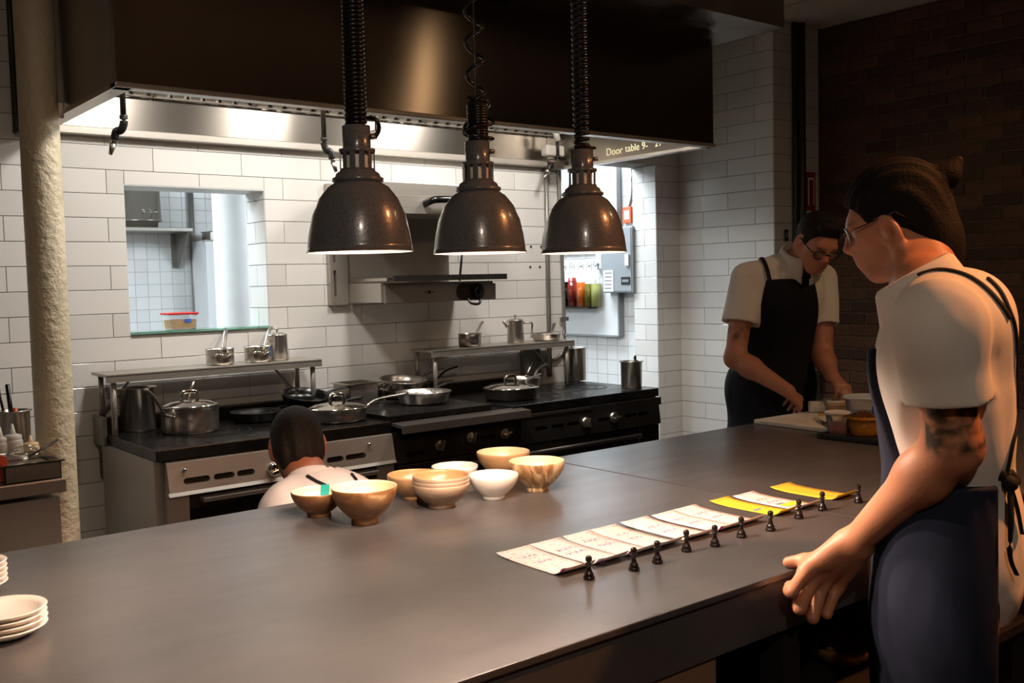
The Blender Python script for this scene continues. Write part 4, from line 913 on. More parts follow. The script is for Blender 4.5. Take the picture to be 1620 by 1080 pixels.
# ================================================================ LEFT STEEL STATION
cab = thing('steel_cabinet', 'stainless undercounter cabinet in front of the cream column', 'cabinet', (0.3, 3.7, 0))
W(MB().box(-0.6, 0.868, 3.41, 4.0, 0.875, 0.92, bev=0.004), 'top', 'steel_sheet', cab)
W(MB().box(-0.6, 0.855, 3.45, 3.99, 0.1, 0.855), 'body', 'steel_sheet', cab)
W(MB().box(-0.6, 0.79, 3.55, 3.98, 0.855, 0.876), 'recess', 'steel_sheet', cab)
W(MB().box(-0.1, 0.662, 3.432, 3.45, 0.15, 0.74, bev=0.003), 'door', 'stove_dark', cab)
for x in (-0.5, 0.78): W(MB().cyl((x, 3.55, 0), 0.025, 0, 0.1, 12).cyl((x, 3.9, 0), 0.025, 0, 0.1, 12), 'leg', 'steel_dull', cab)
def hotelpan(label, x0, x1, y0, y1, z0, z1):
    t = thing('hotel_pan', label, 'pan', ((x0+x1)/2, (y0+y1)/2, z0)); a, b_ = (x1-x0)/2, (y1-y0)/2; h = z1-z0; mb = MB()
    for q in ((-a, -a+.003, -b_, b_), (a-.003, a, -b_, b_), (-a, a, -b_, -b_+.003), (-a, a, b_-.003, b_)): mb.box(*q, 0, h)
    mb.box(-a, a, -b_, b_, 0, 0.003).build('pan', 'steel_pot', t)
    r = MB(); e = 0.01
    for q in ((-a-e, a+e, -b_-e, -b_+.002), (-a-e, a+e, b_-.002, b_+e), (-a-e, -a+.002, -b_, b_), (a-.002, a+e, -b_, b_)): r.box(*q, h-0.002, h+0.003)
    r.build('rim', 'steel_polish', t); return t
hp = hotelpan('shallow steel pan of tools on the stainless cabinet', 0.69, 0.858, 3.425, 3.66, 0.9205, 0.978)
MB().box(-0.075, 0.075, -0.10, 0.10, 0.034, 0.038).build('inner_tray', 'steel_satin', hp)
t = thing('spoon', 'dark-handled spoon resting across the shallow steel pan', 'spoon', (0.80, 3.52, 0.98))
MB().tube([(-0.02, 0.0, 0.004), (0.09, 0.06, 0.045)], [0.005, 0.007], 8, flat=0.6).build('handle', 'pipe_brown', t); MB().sphere((-0.04, -0.01, 0.004), 0.022, 12, 0, (1, 0.8, 0.3)).build('spoon_bowl', 'steel_satin', t)
t = thing('whisk', 'small steel whisk lying on the shallow pan', 'whisk', (0.79, 3.64, 0.984))
for k in range(5):
    a = PI*k/5; MB().tube(smooth_path([(-0.05, 0, 0), (-0.015, 0.02*math.cos(a), 0.02*math.sin(a)), (0.03, 0.022*math.cos(a), 0.022*math.sin(a)), (0.05, 0, 0), (0.03, -0.022*math.cos(a), -0.022*math.sin(a)+0.004), (-0.05, 0, 0)], 4), 0.0012, 5).build('wire_loop', 'steel_polish', t)
MB().tube([(-0.05, 0, 0), (-0.12, 0.01, 0.0)], 0.006).build('handle', 'steel_satin', t)
def squeeze(label, x, y, m, r=0.028, h=0.12):
    t = thing('squeeze_bottle', label, 'bottle', (x, y, 0.9205))
    MB().lathe([(0, 0), (r, 0), (r, h*0.75), (r*0.9, h*0.82), (r*0.8, h*0.84)], n=24).build('body', m, t)
    c = MB().lathe([(r*0.9, h*0.82), (r*0.9, h*0.93), (r*0.5, h*0.97), (0, h*0.97)], n=24).build('cap', m, t)
    MB().lathe([(r*0.35, h*0.96), (r*0.12, h*1.25), (0, h*1.25)], n=14).build('tip', m, c)
def cx(px, y): return aty(px, 690, y)[0]
squeeze('tall clear squeeze bottle on the stainless cabinet', cx(20, 3.72), 3.72, 'squeeze', 0.032, 0.125)
squeeze('short tan squeeze bottle beside the cream column', cx(48, 3.75), 3.75, 'squeeze_tan', 0.028, 0.085)
squeeze('pale squeeze bottle at the edge of the stainless cabinet', cx(0, 3.72), 3.72, 'squeeze', 0.03, 0.12)
t = bainmarie('small steel canister of tools behind the squeeze bottles', (cx(24, 3.86), 3.86, 0.9205), 0.052, 0.185)
MB().tube([(-0.02, 0, 0.1), (-0.05, 0.0, 0.29)], [0.008, 0.014], 8, flat=0.4).tube([(0.0, 0.02, 0.1), (-0.012, 0.02, 0.28)], 0.008).build('tool_handles', 'black_enamel', t)
MB().tube([(0.0, 0.0, 0.1), (0.006, 0.0, 0.195)], 0.008).build('orange_handle', 'orange_plastic', t)
t = thing('scraper', 'orange plastic scraper on the stainless cabinet', 'scraper', (cx(3, 3.5), 3.50, 0.921))
MB().prism([(-0.06, 0.0), (0.012, 0.0), (0.012, 0.07), (-0.004, 0.085), (-0.06, 0.085)], 'y', -0.006, 0.006).build('blade', 'orange_plastic', t)
MB().box(-0.12, -0.03, -0.012, 0.012, 0.0, 0.03, bev=0.005).build('grip', 'black_enamel', t)
hp2 = thing('napkin_holder', 'black folded cloth on the stainless cabinet', 'cloth', (0.63, 3.52, 0.9205))
mb = MB(); mb.box(-0.07, 0.045, -0.05, 0.07, 0.0, 0.045, bev=0.012); mb.build('fold', 'apron_black', hp2); MB().box(-0.06, 0.035, -0.045, 0.065, 0.043, 0.062, bev=0.009).build('fold', 'apron_black', hp2)

# ================================================================ BACK ROOM
t = thing('tub', 'clear food tub with red lid on the window ledge', 'tub', (1.705, 4.60, WZ0+0.0105))
MB().prism([(-0.056, 0), (0.056, 0), (0.066, 0.07), (-0.066, 0.07)], 'y', -0.05, 0.05).build('tub_wall', 'plastic_clear', t)
MB().prism([(-0.053, 0.003), (0.053, 0.003), (0.059, 0.045), (-0.059, 0.045)], 'y', -0.047, 0.047).build('food', 'food_orange', t)
MB().box(-0.072, 0.072, -0.056, 0.056, 0.068, 0.078, bev=0.003).build('lid', 'lid_red', t)
MB().box(0.005, 0.035, -0.0525, -0.0505, 0.032, 0.048).build('label', 'tape_blue', t)
sh = thing('wall_shelf', 'steel wall shelf on triangular brackets seen through the window', 'shelf', (2.6, 8.15, 2.0))
SHZ = aty(250, 361, 8.1)[2]
W(MB().box(1.6, 3.10, 7.98, 8.296, SHZ-0.03, SHZ, bev=0.004), 'shelf_board', 'steel_sheet', sh)
for x in (3.06, 1.9): W(MB().prism([(8.296, SHZ-0.03), (7.99, SHZ-0.03), (8.27, SHZ-0.32), (8.296, SHZ-0.32)], 'x', x, x+0.012).box(x-0.03, x+0.014, 8.288, 8.2965, SHZ-0.32, SHZ-0.03), 'bracket', 'steel_dull', sh)
q = aty(232, 340, 8.12)
t = thing('stock_pot', 'big steel stock pot upside down on the back-room shelf', 'stock pot', (q[0]-0.05, 8.13, SHZ+0.0005))
MB().lathe([(0.165, 0.05), (0.172, 0.055), (0.165, 0.06), (0.155, 0.37), (0.15, 0.38), (0, 0.38)], n=40).build('pot', 'steel_pot', t)
MB().lathe([(0, 0.0), (0.13, 0.0), (0.14, 0.045), (0.165, 0.05)], n=40).build('base_pan', 'steel_pot', t)
mb = MB()
for e in (-1, 1): mb.tube(smooth_path([(0.02+0.055*e-0.0, -0.165, 0.13), (0.02+0.05*e, -0.195, 0.12), (0.02, -0.20, 0.115)], 4), 0.007)
mb.tube([(-0.04, -0.16, 0.135), (0.08, -0.155, 0.135)], 0.006); mb.build('side_handle', 'steel_polish', t)
t = pipe('back_room_pipe', 'grey-blue corner pipe on the back-room tiles', [(3.205, 8.27, 0), (3.205, 8.27, 2.85)], 0.022, 'pipe_grey', 'pipe')
fr = thing('white_fridge', 'white upright fridge with a pan on top, seen through the window', 'fridge', (3.55, 8.1, 0))
FZ = aty(322, 380, 8.0)[2]; f0 = aty(306, 440, 8.25)[0]
W(MB().box(f0, f0+0.7, 8.0, 8.245, 0.05, FZ, bev=0.006), 'cabinet_body', 'white_paint', fr)
W(MB().box(f0+0.005, f0+0.69, 7.97, 7.999, 0.1, FZ-0.01, bev=0.005), 'door', 'white_paint', fr)
W(MB().box(f0-0.004, f0+0.7, 7.985, 8.0, FZ-0.012, FZ+0.004), 'top_trim', 'steel_dull', fr)
q = aty(331, 378, 8.05); hotelpan('small grey pan on top of the white fridge', q[0], q[0]+0.17, 8.03, 8.2, FZ+0.0045, FZ+0.075)
q = aty(368, 420, 6.3)
c2 = thing('back_room_column', 'smooth pale round column seen through the window', 'column', (q[0], 6.3, 0))
MB().lathe([(0.117, 0), (0.117, 2.85)], n=48).build('shaft', 'plaster_white', c2)
for x, y, l in ((0.75, 5.95, 'a'), (4.35, 5.5, 'b')):
    t = thing('tube_light', 'ceiling tube light over the back room' if l == 'a' else 'ceiling tube light over the passage', 'light fixture', (x, y, 2.76))
    MB().box(-0.25, 0.25, -0.6, 0.6, 0.03, 0.088).build('housing', 'white_paint', t); 
    for e in (-0.12, 0.12): MB().tube([(e, -0.58, 0.012), (e, 0.58, 0.012)], 0.014, 10).build('tube', 'tube', t)
# --- passage: white cabinet board with a niche of bottles, electric panel
pb = thing('wall_cabinet', 'white wall cabinet with an open niche in the passage', 'cabinet', (4.9, 5.2, 1.1))
PX = 4.905; n0 = atx(893, 485, PX)[1]; n1 = atx(945, 485, PX)[1]; nz = atx(945, 485, PX)[2]; e1 = atx(978, 500, PX)[1]; bz = atx(978, 530, PX)[2]
YE = 6.1
mb = MB(); mb.box(PX, 4.9475, n1, e1+0.0, bz, 2.30) if n1 < e1 else mb.box(PX, 4.9475, e1, n1, bz, 2.30)
mb.box(PX, 4.9475, n1, YE, bz, nz); mb.box(PX, 4.9475, n1, YE, nz+0.42, 2.30)
W(mb, 'cabinet_front', 'white_paint', pb)
W(MB().box(PX-0.006, 4.9475, e1-0.012, e1, bz-0.008, 2.30).box(PX-0.006, 4.9475, e1, YE, bz-0.012, bz), 'edge_trim', 'panel_grey', pb)
W(MB().box(PX-0.09, 4.9475, n1+0.001, YE, nz-0.012, nz), 'niche_shelf', 'stove_dark', pb)
bl = [('dark syrup bottle with clip stopper at the niche edge', 'liquid_dark', 0.62), ('bottle of deep red oil with clip stopper', 'liquid_red', 0.72), ('bottle of orange oil with clip stopper', 'liquid_orange', 0.60), ('bottle of olive green oil with clip stopper', 'liquid_green', 0.56), ('bottle of pale yellow oil half hidden by the cabinet edge', 'liquid_pale', 0.56)]
for (lb, m_, fl), px in zip(bl, (893, 906, 920, 933, 943)):
    yy = atx(px, 475, PX-0.045)[1]
    t = thing('oil_bottle', lb, 'bottle', (PX-0.045, yy, nz+0.0005)); r = 0.033; h = 0.29
    MB().lathe([(0, 0), (r, 0), (r, h*0.58), (r*0.9, h*0.66), (0.013, h*0.8), (0.012, h*0.93), (0.0145, h*0.95), (0.0145, h)], n=20).build('glass', 'glass_clear', t)
    MB().lathe([(0, 0.003), (r-0.003, 0.003), (r-0.003, h*fl), (0, h*fl)], n=20).build('oil', m_, t)
    MB().sphere((0, 0, h+0.004), 0.012, 10).build('stopper', 'porcelain', t)
    MB().tube(smooth_path([(0, -0.018, h*0.93), (0, -0.026, h), (0, -0.012, h+0.024), (0, 0.012, h+0.024), (0, 0.026, h), (0, 0.018, h*0.93)], 3), 0.0025, 6).build('wire_clip', 'wire', t)
ep = thing('electric_panel', 'grey electrical panel box with a paper notice in the passage', 'electrical panel', (4.87, 4.85, 1.43))
XP = 4.835; y0 = atx(1001, 430, XP)[1]; y1 = atx(953, 430, XP)[1]; z0 = atx(975, 463, XP)[2]; z1 = atx(990, 358, XP)[2]
W(MB().box(XP, 4.9045, y0, y1, z0, z1, bev=0.004), 'panel_box', 'panel_grey', ep)
W(MB().box(XP-0.004, XP+0.001, y0+0.012, y1-0.012, z0+0.012, z1-0.01), 'panel_door', 'panel_grey', ep)
def onp(px0, py0, px1, py1, m_, nm, th=0.003):
    a = atx(px0, py0, XP-0.004); b = atx(px1, py1, XP-0.004)
    return W(MB().box(XP-0.004-th, XP-0.0035, min(a[1], b[1]), max(a[1], b[1]), min(a[2], b[2]), max(a[2], b[2])), nm, m_, ep)
onp(955, 428, 971, 461, 'label_white', 'paper_notice'); onp(983, 438, 997, 450, 'label_black', 'name_plate')
onp(985, 442, 995, 446, 'label_text', 'plate_print', 0.005)
for k in range(5): onp(957, 431+k*6, 968, 432.5+k*6, 'label_text', 'notice_print', 0.004)
onp(990, 402, 996, 420, 'label_white', 'latch', 0.012)
t = thing('phone_handset', 'white handset hanging beside the electrical panel', 'handset', (4.90, atx(949, 400, 4.9)[1], atx(949, 415, 4.9)[2]))
MB().box(-0.02, 0.0, -0.025, 0.025, -0.05, 0.09, bev=0.006).build('body', 'white_paint', t); MB().sphere((-0.02, 0, -0.01), 0.014, 10).build('button', 'panel_grey', t)
q = atx(993, 340, 4.93); t = thing('orange_tag_box', 'orange and white boxed tag on the passage wall', 'sign', (4.9495, q[1], q[2]))
MB().box(-0.03, 0, -0.04, 0.04, -0.055, 0.055, bev=0.003).build('box', 'tag_orange', t); MB().box(-0.032, -0.029, -0.025, 0.02, -0.03, 0.03).build('white_print', 'label_white', t)
pipe('power_cable', 'thin grey cord running up from the orange tag', smooth_path([(4.94, q[1], q[2]+0.05), (4.94, q[1]-0.03, q[2]+0.14), (4.94, q[1]-0.035, q[2]+0.3), (4.94, q[1]-0.03, 2.6)], 4), 0.006, 'pipe_grey', 'cable')
q = atx(971, 300, 4.93); pipe('passage_conduit', 'pair-sized grey conduit up the passage wall', [(4.925, q[1], z1), (4.925, q[1], 2.8)], 0.018, 'pipe_grey')
q = aty(893, 280, 6.6)
t = thing('dark_shelf_goods', 'dark stacked trays high in the passage beyond the corner', 'trays', (q[0]+0.05, 6.6, q[2]-0.1))
for k in range(3): MB().box(-0.15, 0.15, -0.2, 0.2, k*0.08, k*0.08+0.05).build('tray', 'black_enamel' if k else 'tape_blue', t)
W(MB().box(q[0]-0.2, 4.95, 6.35, 6.85, q[2]-0.13, q[2]-0.1), 'carrier_shelf', 'steel_dull', t)

# ================================================================ CHEF'S WORK PLACE ON THE COUNTER
t = thing('cutting_board', 'thick off-white plastic cutting board under the chef\'s hands', 'cutting board', (3.56, 2.36, CT+0.0005), -0.04)
MB().box(-0.235, 0.30, -0.17, 0.19, 0, 0.018, bev=0.004).build('board', 'board', t)
tr = thing('serving_tray', 'black tray holding the plastic tubs beside the cutting board', 'tray', (3.42, 1.99, CT+0.0005))
mb = MB(); mb.box(-0.22, 0.30, -0.17, 0.155, 0, 0.006); mb.build('base', 'tray_black', tr)
r_ = MB()
for (x0, x1, y0, y1) in ((-0.235, 0.315, -0.185, -0.168), (-0.235, 0.315, 0.153, 0.170), (-0.235, -0.218, -0.17, 0.155), (0.298, 0.315, -0.17, 0.155)): r_.box(x0, x1, y0, y1, 0.0, 0.02, bev=0.004)
r_.build('raised_rim', 'tray_black', tr)
TZ = CT+0.0068
def tub(label, px, py, z, r, h, m_, fill=None, fl=0.5, lidm=None, tape=None):
    q = atz(px, py, z); t = thing('deli_tub', label, 'tub', (q[0], q[1], z+0.0004))
    MB().lathe([(0, 0), (r*0.8, 0), (r*0.82, 0.004), (r, h), (r*0.97, h), (r*0.79, 0.006), (0, 0.005)], n=36).build('tub_wall', m_, t)
    if fill: MB().lathe([(0, 0.006), (r*0.77, 0.006), (r*(0.78+0.18*fl), h*fl), (0, h*fl)], n=28).build('contents', fill, t)
    if lidm: MB().lathe([(r*0.98, h-0.006), (r*1.06, h-0.006), (r*1.07, h+0.003), (r*0.98, h+0.005), (r*0.9, h+0.001), (0, h+0.001)], n=36).build('lid', lidm, t)
    if tape:
        mb = MB(); vs = []
        for k in range(6):
            a = CAMDIR+0.05+0.13*k
            for s in (0.35, 0.72): rr = r*(0.82+0.18*s)+0.0008; vs.append((rr*math.cos(a), rr*math.sin(a), h*s))
        mb.add(vs, [(2*k, 2*k+2, 2*k+3, 2*k+1) for k in range(5)]).build('tape_label', tape, t)
    return t
tub('large clear deli tub with white lid and blue label', 1368, 668, TZ, 0.078, 0.105, 'plastic_clear', 'plastic_white', 0.25, 'plastic_white', 'tape_blue')
tub('small lidded tub of pink pickles on the tray', 1325, 687, TZ, 0.044, 0.083, 'plastic_clear', 'food_pink', 0.42, 'plastic_white')
bt = tub('amber tub heaped with brown granola on the tray', 1366, 687, TZ, 0.062, 0.062, 'plastic_amber', 'food_amber', 0.9)
MB().lathe([(0.058, 0.058), (0.068, 0.058), (0.070, 0.066), (0.060, 0.070)], n=36).build('amber_rim', 'plastic_amber', bt)
mb = MB(); rs = np.random.RandomState(3)
for k in range(150):
    a = rs.rand()*6.28; rr = 0.048*math.sqrt(rs.rand()); zz = 0.062+0.02*(1-(rr/0.048)**2)+rs.rand()*0.006
    mb.sphere((rr*math.cos(a), rr*math.sin(a), zz), 0.0045, 6, 0, (1, 1, 0.7))
o = mb.build('granola', 'food_brown', bt); o['kind'] = 'stuff'
tub('shallow clear tub of orange pieces at the far side of the board', 1324, 653, CT+0.019, 0.058, 0.058, 'plastic_clear', 'food_orange', 0.6)
t = thing('white_packet', 'white folded packet on the edge of the tray', 'packet', (3.62, 1.90, TZ+0.0004), 0.3); MB().box(-0.07, 0.07, -0.05, 0.05, 0, 0.012, bev=0.004).build('packet', 'plastic_white', t); MB().box(-0.05, 0.06, -0.045, 0.03, 0.011, 0.022, bev=0.004).build('packet_fold', 'plastic_white', t)
q = atz(1302, 618, CT+0.019); t = thing('towel_roll', 'rolled white towel at the back of the cutting board', 'towel', (3.70, 2.46, CT+0.019+0.0245)); mb = MB()
mb.tube([(-0.05, 0.05, 0), (0.06, -0.06, 0)], 0.025, 16, smooth=True); mb.build('roll', 'shirt_white', t)
t = thing('knife', 'kitchen knife with black handle lying on the board edge', 'knife', (3.36, 2.24, CT+0.0215)); MB().tube([(-0.03, -0.045, 0.004), (0.03, 0.02, 0.004)], 0.009, 8, flat=0.8).build('handle', 'black_enamel', t); MB().prism([(0.03, 0.01), (0.15, 0.13), (0.16, 0.16), (0.03, 0.045)], 'z', 0.002, 0.004).build('blade', 'steel_polish', t)
t = thing('food_piece', 'small orange pieces being cut on the board', 'food', (3.6, 2.42, CT+0.0192))
for k in range(4): MB().box(-0.012, 0.012, -0.006, 0.006, 0, 0.008, bev=0.002).build('slice', 'food_orange', t).location = (0.02*k, 0.012*(k % 2), 0)
# pendant downlights in the dining room (real fixtures)
for x, y in ((2.85, 0.10), (-0.3, -0.9), (3.9, 0.9)):
    t = thing('downlight', 'warm round ceiling downlight of the dining room', 'downlight', (x, y, CZ), group='dining room downlights')
    MB().lathe([(0.06, -0.02), (0.08, -0.022), (0.085, -0.001)], n=28).build('trim_ring', 'white_paint', t)

# ================================================================ PEOPLE (signed distance fields meshed with surface nets)
class Cap:
    def __init__(s, a, b, ra, rb):
        s.a = np.array(a, float); s.b = np.array(b, float); s.ra, s.rb = ra, rb
        s.c = (s.a+s.b)/2; s.R = np.linalg.norm(s.b-s.a)/2+max(ra, rb)
    def __call__(s, P):
        ab = s.b-s.a; L = ab@ab+1e-12; t = np.clip(((P-s.a)@ab)/L, 0, 1)
        return np.linalg.norm(P-s.a-t[:, None]*ab, axis=1)-(s.ra+t*(s.rb-s.ra))
class Ell:
    def __init__(s, c, r, M=None):
        s.c = np.array(c, float); s.r = np.array(r, float); s.M = np.eye(3) if M is None else np.array(M); s.R = max(r)
    def __call__(s, P):
        q = (P-s.c)@s.M; k0 = np.linalg.norm(q/s.r, axis=1); k1 = np.linalg.norm(q/(s.r**2), axis=1)+1e-9
        return k0*(k0-1)/k1
def smin(a, b, k):
    if k <= 0: return np.minimum(a, b)
    h = np.maximum(k-np.abs(a-b), 0)/k
    return np.minimum(a, b)-h*h*k*0.25
class Blend:
    """smooth union of primitives; subs are carved out"""
    def __init__(s, items, k=0.02, subs=(), ks=0.006): s.items = items; s.k = k; s.subs = subs; s.ks = ks
    def bounds(s):
        lo = np.min([i.bounds()[0] if isinstance(i, Blend) else i.c-i.R for i in s.items], axis=0)
        hi = np.max([i.bounds()[1] if isinstance(i, Blend) else i.c+i.R for i in s.items], axis=0)
        return lo, hi
    def ev(s, P, cc=None, rr=None):
        d = None
        for it in s.items:
            if isinstance(it, Blend): v = it.ev(P, cc, rr)
            else:
                if cc is not None and np.linalg.norm(it.c-cc) > it.R+rr+s.k+0.02: continue
                v = it(P)
            if v is None: continue
            d = v if d is None else smin(d, v, s.k)
        if d is None: return None
        for it in s.subs:
            if cc is not None and np.linalg.norm(it.c-cc) > it.R+rr+0.02: continue
            d = -smin(-d, it(P), s.ks)
        return d
def grid_field(fn, lo, hi, h, ch=20):
    n = np.ceil((hi-lo)/h).astype(int)+1; F_ = np.full(n, 0.5, np.float32)
    ax_ = [lo[i]+h*np.arange(n[i]) for i in range(3)]
    for i in range(0, n[0], ch):
        for j in range(0, n[1], ch):
            for k in range(0, n[2], ch):
                X_, Y_, Z_ = ax_[0][i:i+ch], ax_[1][j:j+ch], ax_[2][k:k+ch]
                c0 = np.array([X_[0], Y_[0], Z_[0]]); c1 = np.array([X_[-1], Y_[-1], Z_[-1]]); cc = (c0+c1)/2; rr = np.linalg.norm(c1-c0)/2
                v0 = fn(cc[None], cc, rr)
                if v0 is None: continue
                if abs(v0[0]) > rr*1.6+0.05: F_[i:i+ch, j:j+ch, k:k+ch] = v0[0]; continue
                G = np.stack(np.meshgrid(X_, Y_, Z_, indexing='ij'), -1)
                v = fn(G.reshape(-1, 3), cc, rr)
                if v is not None: F_[i:i+ch, j:j+ch, k:k+ch] = v.reshape(G.shape[:3])
    return F_
def surface_nets(F_, lo, h):
    n = np.array(F_.shape); S = F_ < 0
    c = np.zeros(n-1, np.int8)
    for dx in (0, 1):
        for dy in (0, 1):
            for dz in (0, 1): c += S[dx:n[0]-1+dx, dy:n[1]-1+dy, dz:n[2]-1+dz]
    act = np.argwhere((c > 0) & (c < 8)); idx = np.full(n-1, -1, np.int32); idx[act[:, 0], act[:, 1], act[:, 2]] = np.arange(len(act))
    acc = np.zeros((len(act), 3)); cnt = np.zeros(len(act))
    cor = [(x, y, z) for x in (0, 1) for y in (0, 1) for z in (0, 1)]
    for a in cor:
        for ax_ in range(3):
            if a[ax_]: continue
            b = list(a); b[ax_] = 1
            va = F_[act[:, 0]+a[0], act[:, 1]+a[1], act[:, 2]+a[2]]; vb = F_[act[:, 0]+b[0], act[:, 1]+b[1], act[:, 2]+b[2]]
            mk = (va < 0) != (vb < 0); t = np.where(mk, va/np.where(mk, va-vb, 1), 0)
            p = np.tile(np.array(a, float), (len(act), 1)); p[:, ax_] += t
            acc += p*mk[:, None]; cnt += mk
    V = lo+h*(act+acc/np.maximum(cnt, 1)[:, None]); Q = []
    for ax_ in range(3):
        o1, o2 = (ax_+1) % 3, (ax_+2) % 3
        sl0 = [slice(1, n[i]-1) for i in range(3)]; sl1 = list(sl0); sl0[ax_] = slice(0, n[ax_]-1); sl1[ax_] = slice(1, n[ax_])
        A = S[tuple(sl0)]; B_ = S[tuple(sl1)]; e = np.argwhere(A != B_)
        if not len(e): continue
        flip = A[e[:, 0], e[:, 1], e[:, 2]]
        for i in range(3):
            if i != ax_: e[:, i] += 1
        def I(d1, d2):
            q = e.copy(); q[:, o1] -= d1; q[:, o2] -= d2; return idx[q[:, 0], q[:, 1], q[:, 2]]
        q = np.stack([I(1, 1), I(0, 1), I(0, 0), I(1, 0)], 1); q[~flip] = q[~flip][:, ::-1]; Q.append(q)
    return V, (np.concatenate(Q) if Q else np.zeros((0, 4), int))
def sdf_object(name, fn, lo, hi, h, mats, parent, base, colfn=None, relax=1):
    lo = np.array(lo, float)-3*h; hi = np.array(hi, float)+3*h
    V, Q = surface_nets(grid_field(fn, lo, hi, h), lo, h)
    for _ in range(relax):                                    # light smoothing of the net
        acc = np.zeros_like(V); cnt = np.zeros(len(V))
        for a, b in ((0, 1), (1, 2), (2, 3), (3, 0)):
            np.add.at(acc, Q[:, a], V[Q[:, b]]); np.add.at(cnt, Q[:, a], 1); np.add.at(acc, Q[:, b], V[Q[:, a]]); np.add.at(cnt, Q[:, b], 1)
        V = 0.5*V+0.5*acc/np.maximum(cnt, 1)[:, None]
    me = bpy.data.meshes.new(name); me.vertices.add(len(V)); me.vertices.foreach_set('co', (V-np.array(base)).astype(np.float32).ravel())
    me.loops.add(len(Q)*4); me.loops.foreach_set('vertex_index', Q.astype(np.int32).ravel())
    me.polygons.add(len(Q)); me.polygons.foreach_set('loop_start', np.arange(0, len(Q)*4, 4, dtype=np.int32))
    me.update(calc_edges=True); me.polygons.foreach_set('use_smooth', np.ones(len(Q), bool))
    for m_ in mats: me.materials.append(MATS[m_])
    if colfn is not None:
        c = np.ones((len(V), 4), np.float32); c[:, :3] = colfn(V)
        at = me.color_attributes.new('Col', 'FLOAT_COLOR', 'POINT'); at.data.foreach_set('color', c.ravel())
    o = bpy.data.objects.new(name, me); COL.objects.link(o); o.parent = parent; return o
def project(fn, p, it=12, off=0.0):
    p = np.array(p, float)
    for _ in range(it):
        e = 1e-3; P = np.array([p, p+[e, 0, 0], p+[0, e, 0], p+[0, 0, e]]); v = fn(P, None, None)
        g_ = (v[1:]-v[0])/e; p = p-(v[0]-off)*g_/max(g_@g_, 1e-6)
    return p
def raycast(fn, px, py, t0=1.3, t1=5.5):
    v = ray(px, py); t = t0; last = t0
    while t < t1:
        d = fn((CAM+v*t)[None])[0]
        if d < 0.0015: return CAM+v*t
        t += max(0.0015, min(0.05, d*0.6))
    return None
def strap_px(name, fn, pix, *a, **k):
    pts = [q for q in (raycast(fn, *p) for p in pix) if q is not None]
    return strap(name, fn, pts, *a, **k)
def strap(name, fn, pts, r, m_, parent, base, off=0.002, flat=0.45):
    P = [project(fn, q, off=off) for q in smooth_path(pts, 6)]
    N_ = []
    mb = MB(); n = 8; vs = []; fs = []
    for i, p in enumerate(P):
        t = P[min(i+1, len(P)-1)]-P[max(i-1, 0)]; t /= np.linalg.norm(t)+1e-9
        e = 1e-3; v = fn(np.array([p, p+[e, 0, 0], p+[0, e, 0], p+[0, 0, e]]), None, None); nn = (v[1:]-v[0]); nn /= np.linalg.norm(nn)+1e-9
        a = np.cross(t, nn); a /= np.linalg.norm(a)+1e-9
        for k in range(n): q = 2*PI*k/n; vs.append(p-np.array(base)+a*math.cos(q)*r+nn*math.sin(q)*r*flat)
    for i in range(len(P)-1):
        for k in range(n): fs.append((i*n+k, i*n+(k+1) % n, (i+1)*n+(k+1) % n, (i+1)*n+k))
    fs += [tuple(range(n)), tuple(range((len(P)-1)*n, len(P)*n))]
    return mb.add(vs, fs, 0, True).build(name, m_, parent)
def basis(fwd, up=(0, 0, 1)):
    """columns: person's right, forward, up"""
    f_ = np.array(fwd, float); f_ /= np.linalg.norm(f_); r_ = np.cross(f_, up); r_ /= np.linalg.norm(r_); u_ = np.cross(r_, f_)
    return np.stack([r_, f_, u_], 1)
def roll_basis(M, a):
    c, s = math.cos(a), math.sin(a); return np.stack([M[:, 0]*c+M[:, 2]*s, M[:, 1], M[:, 2]*c-M[:, 0]*s], 1)
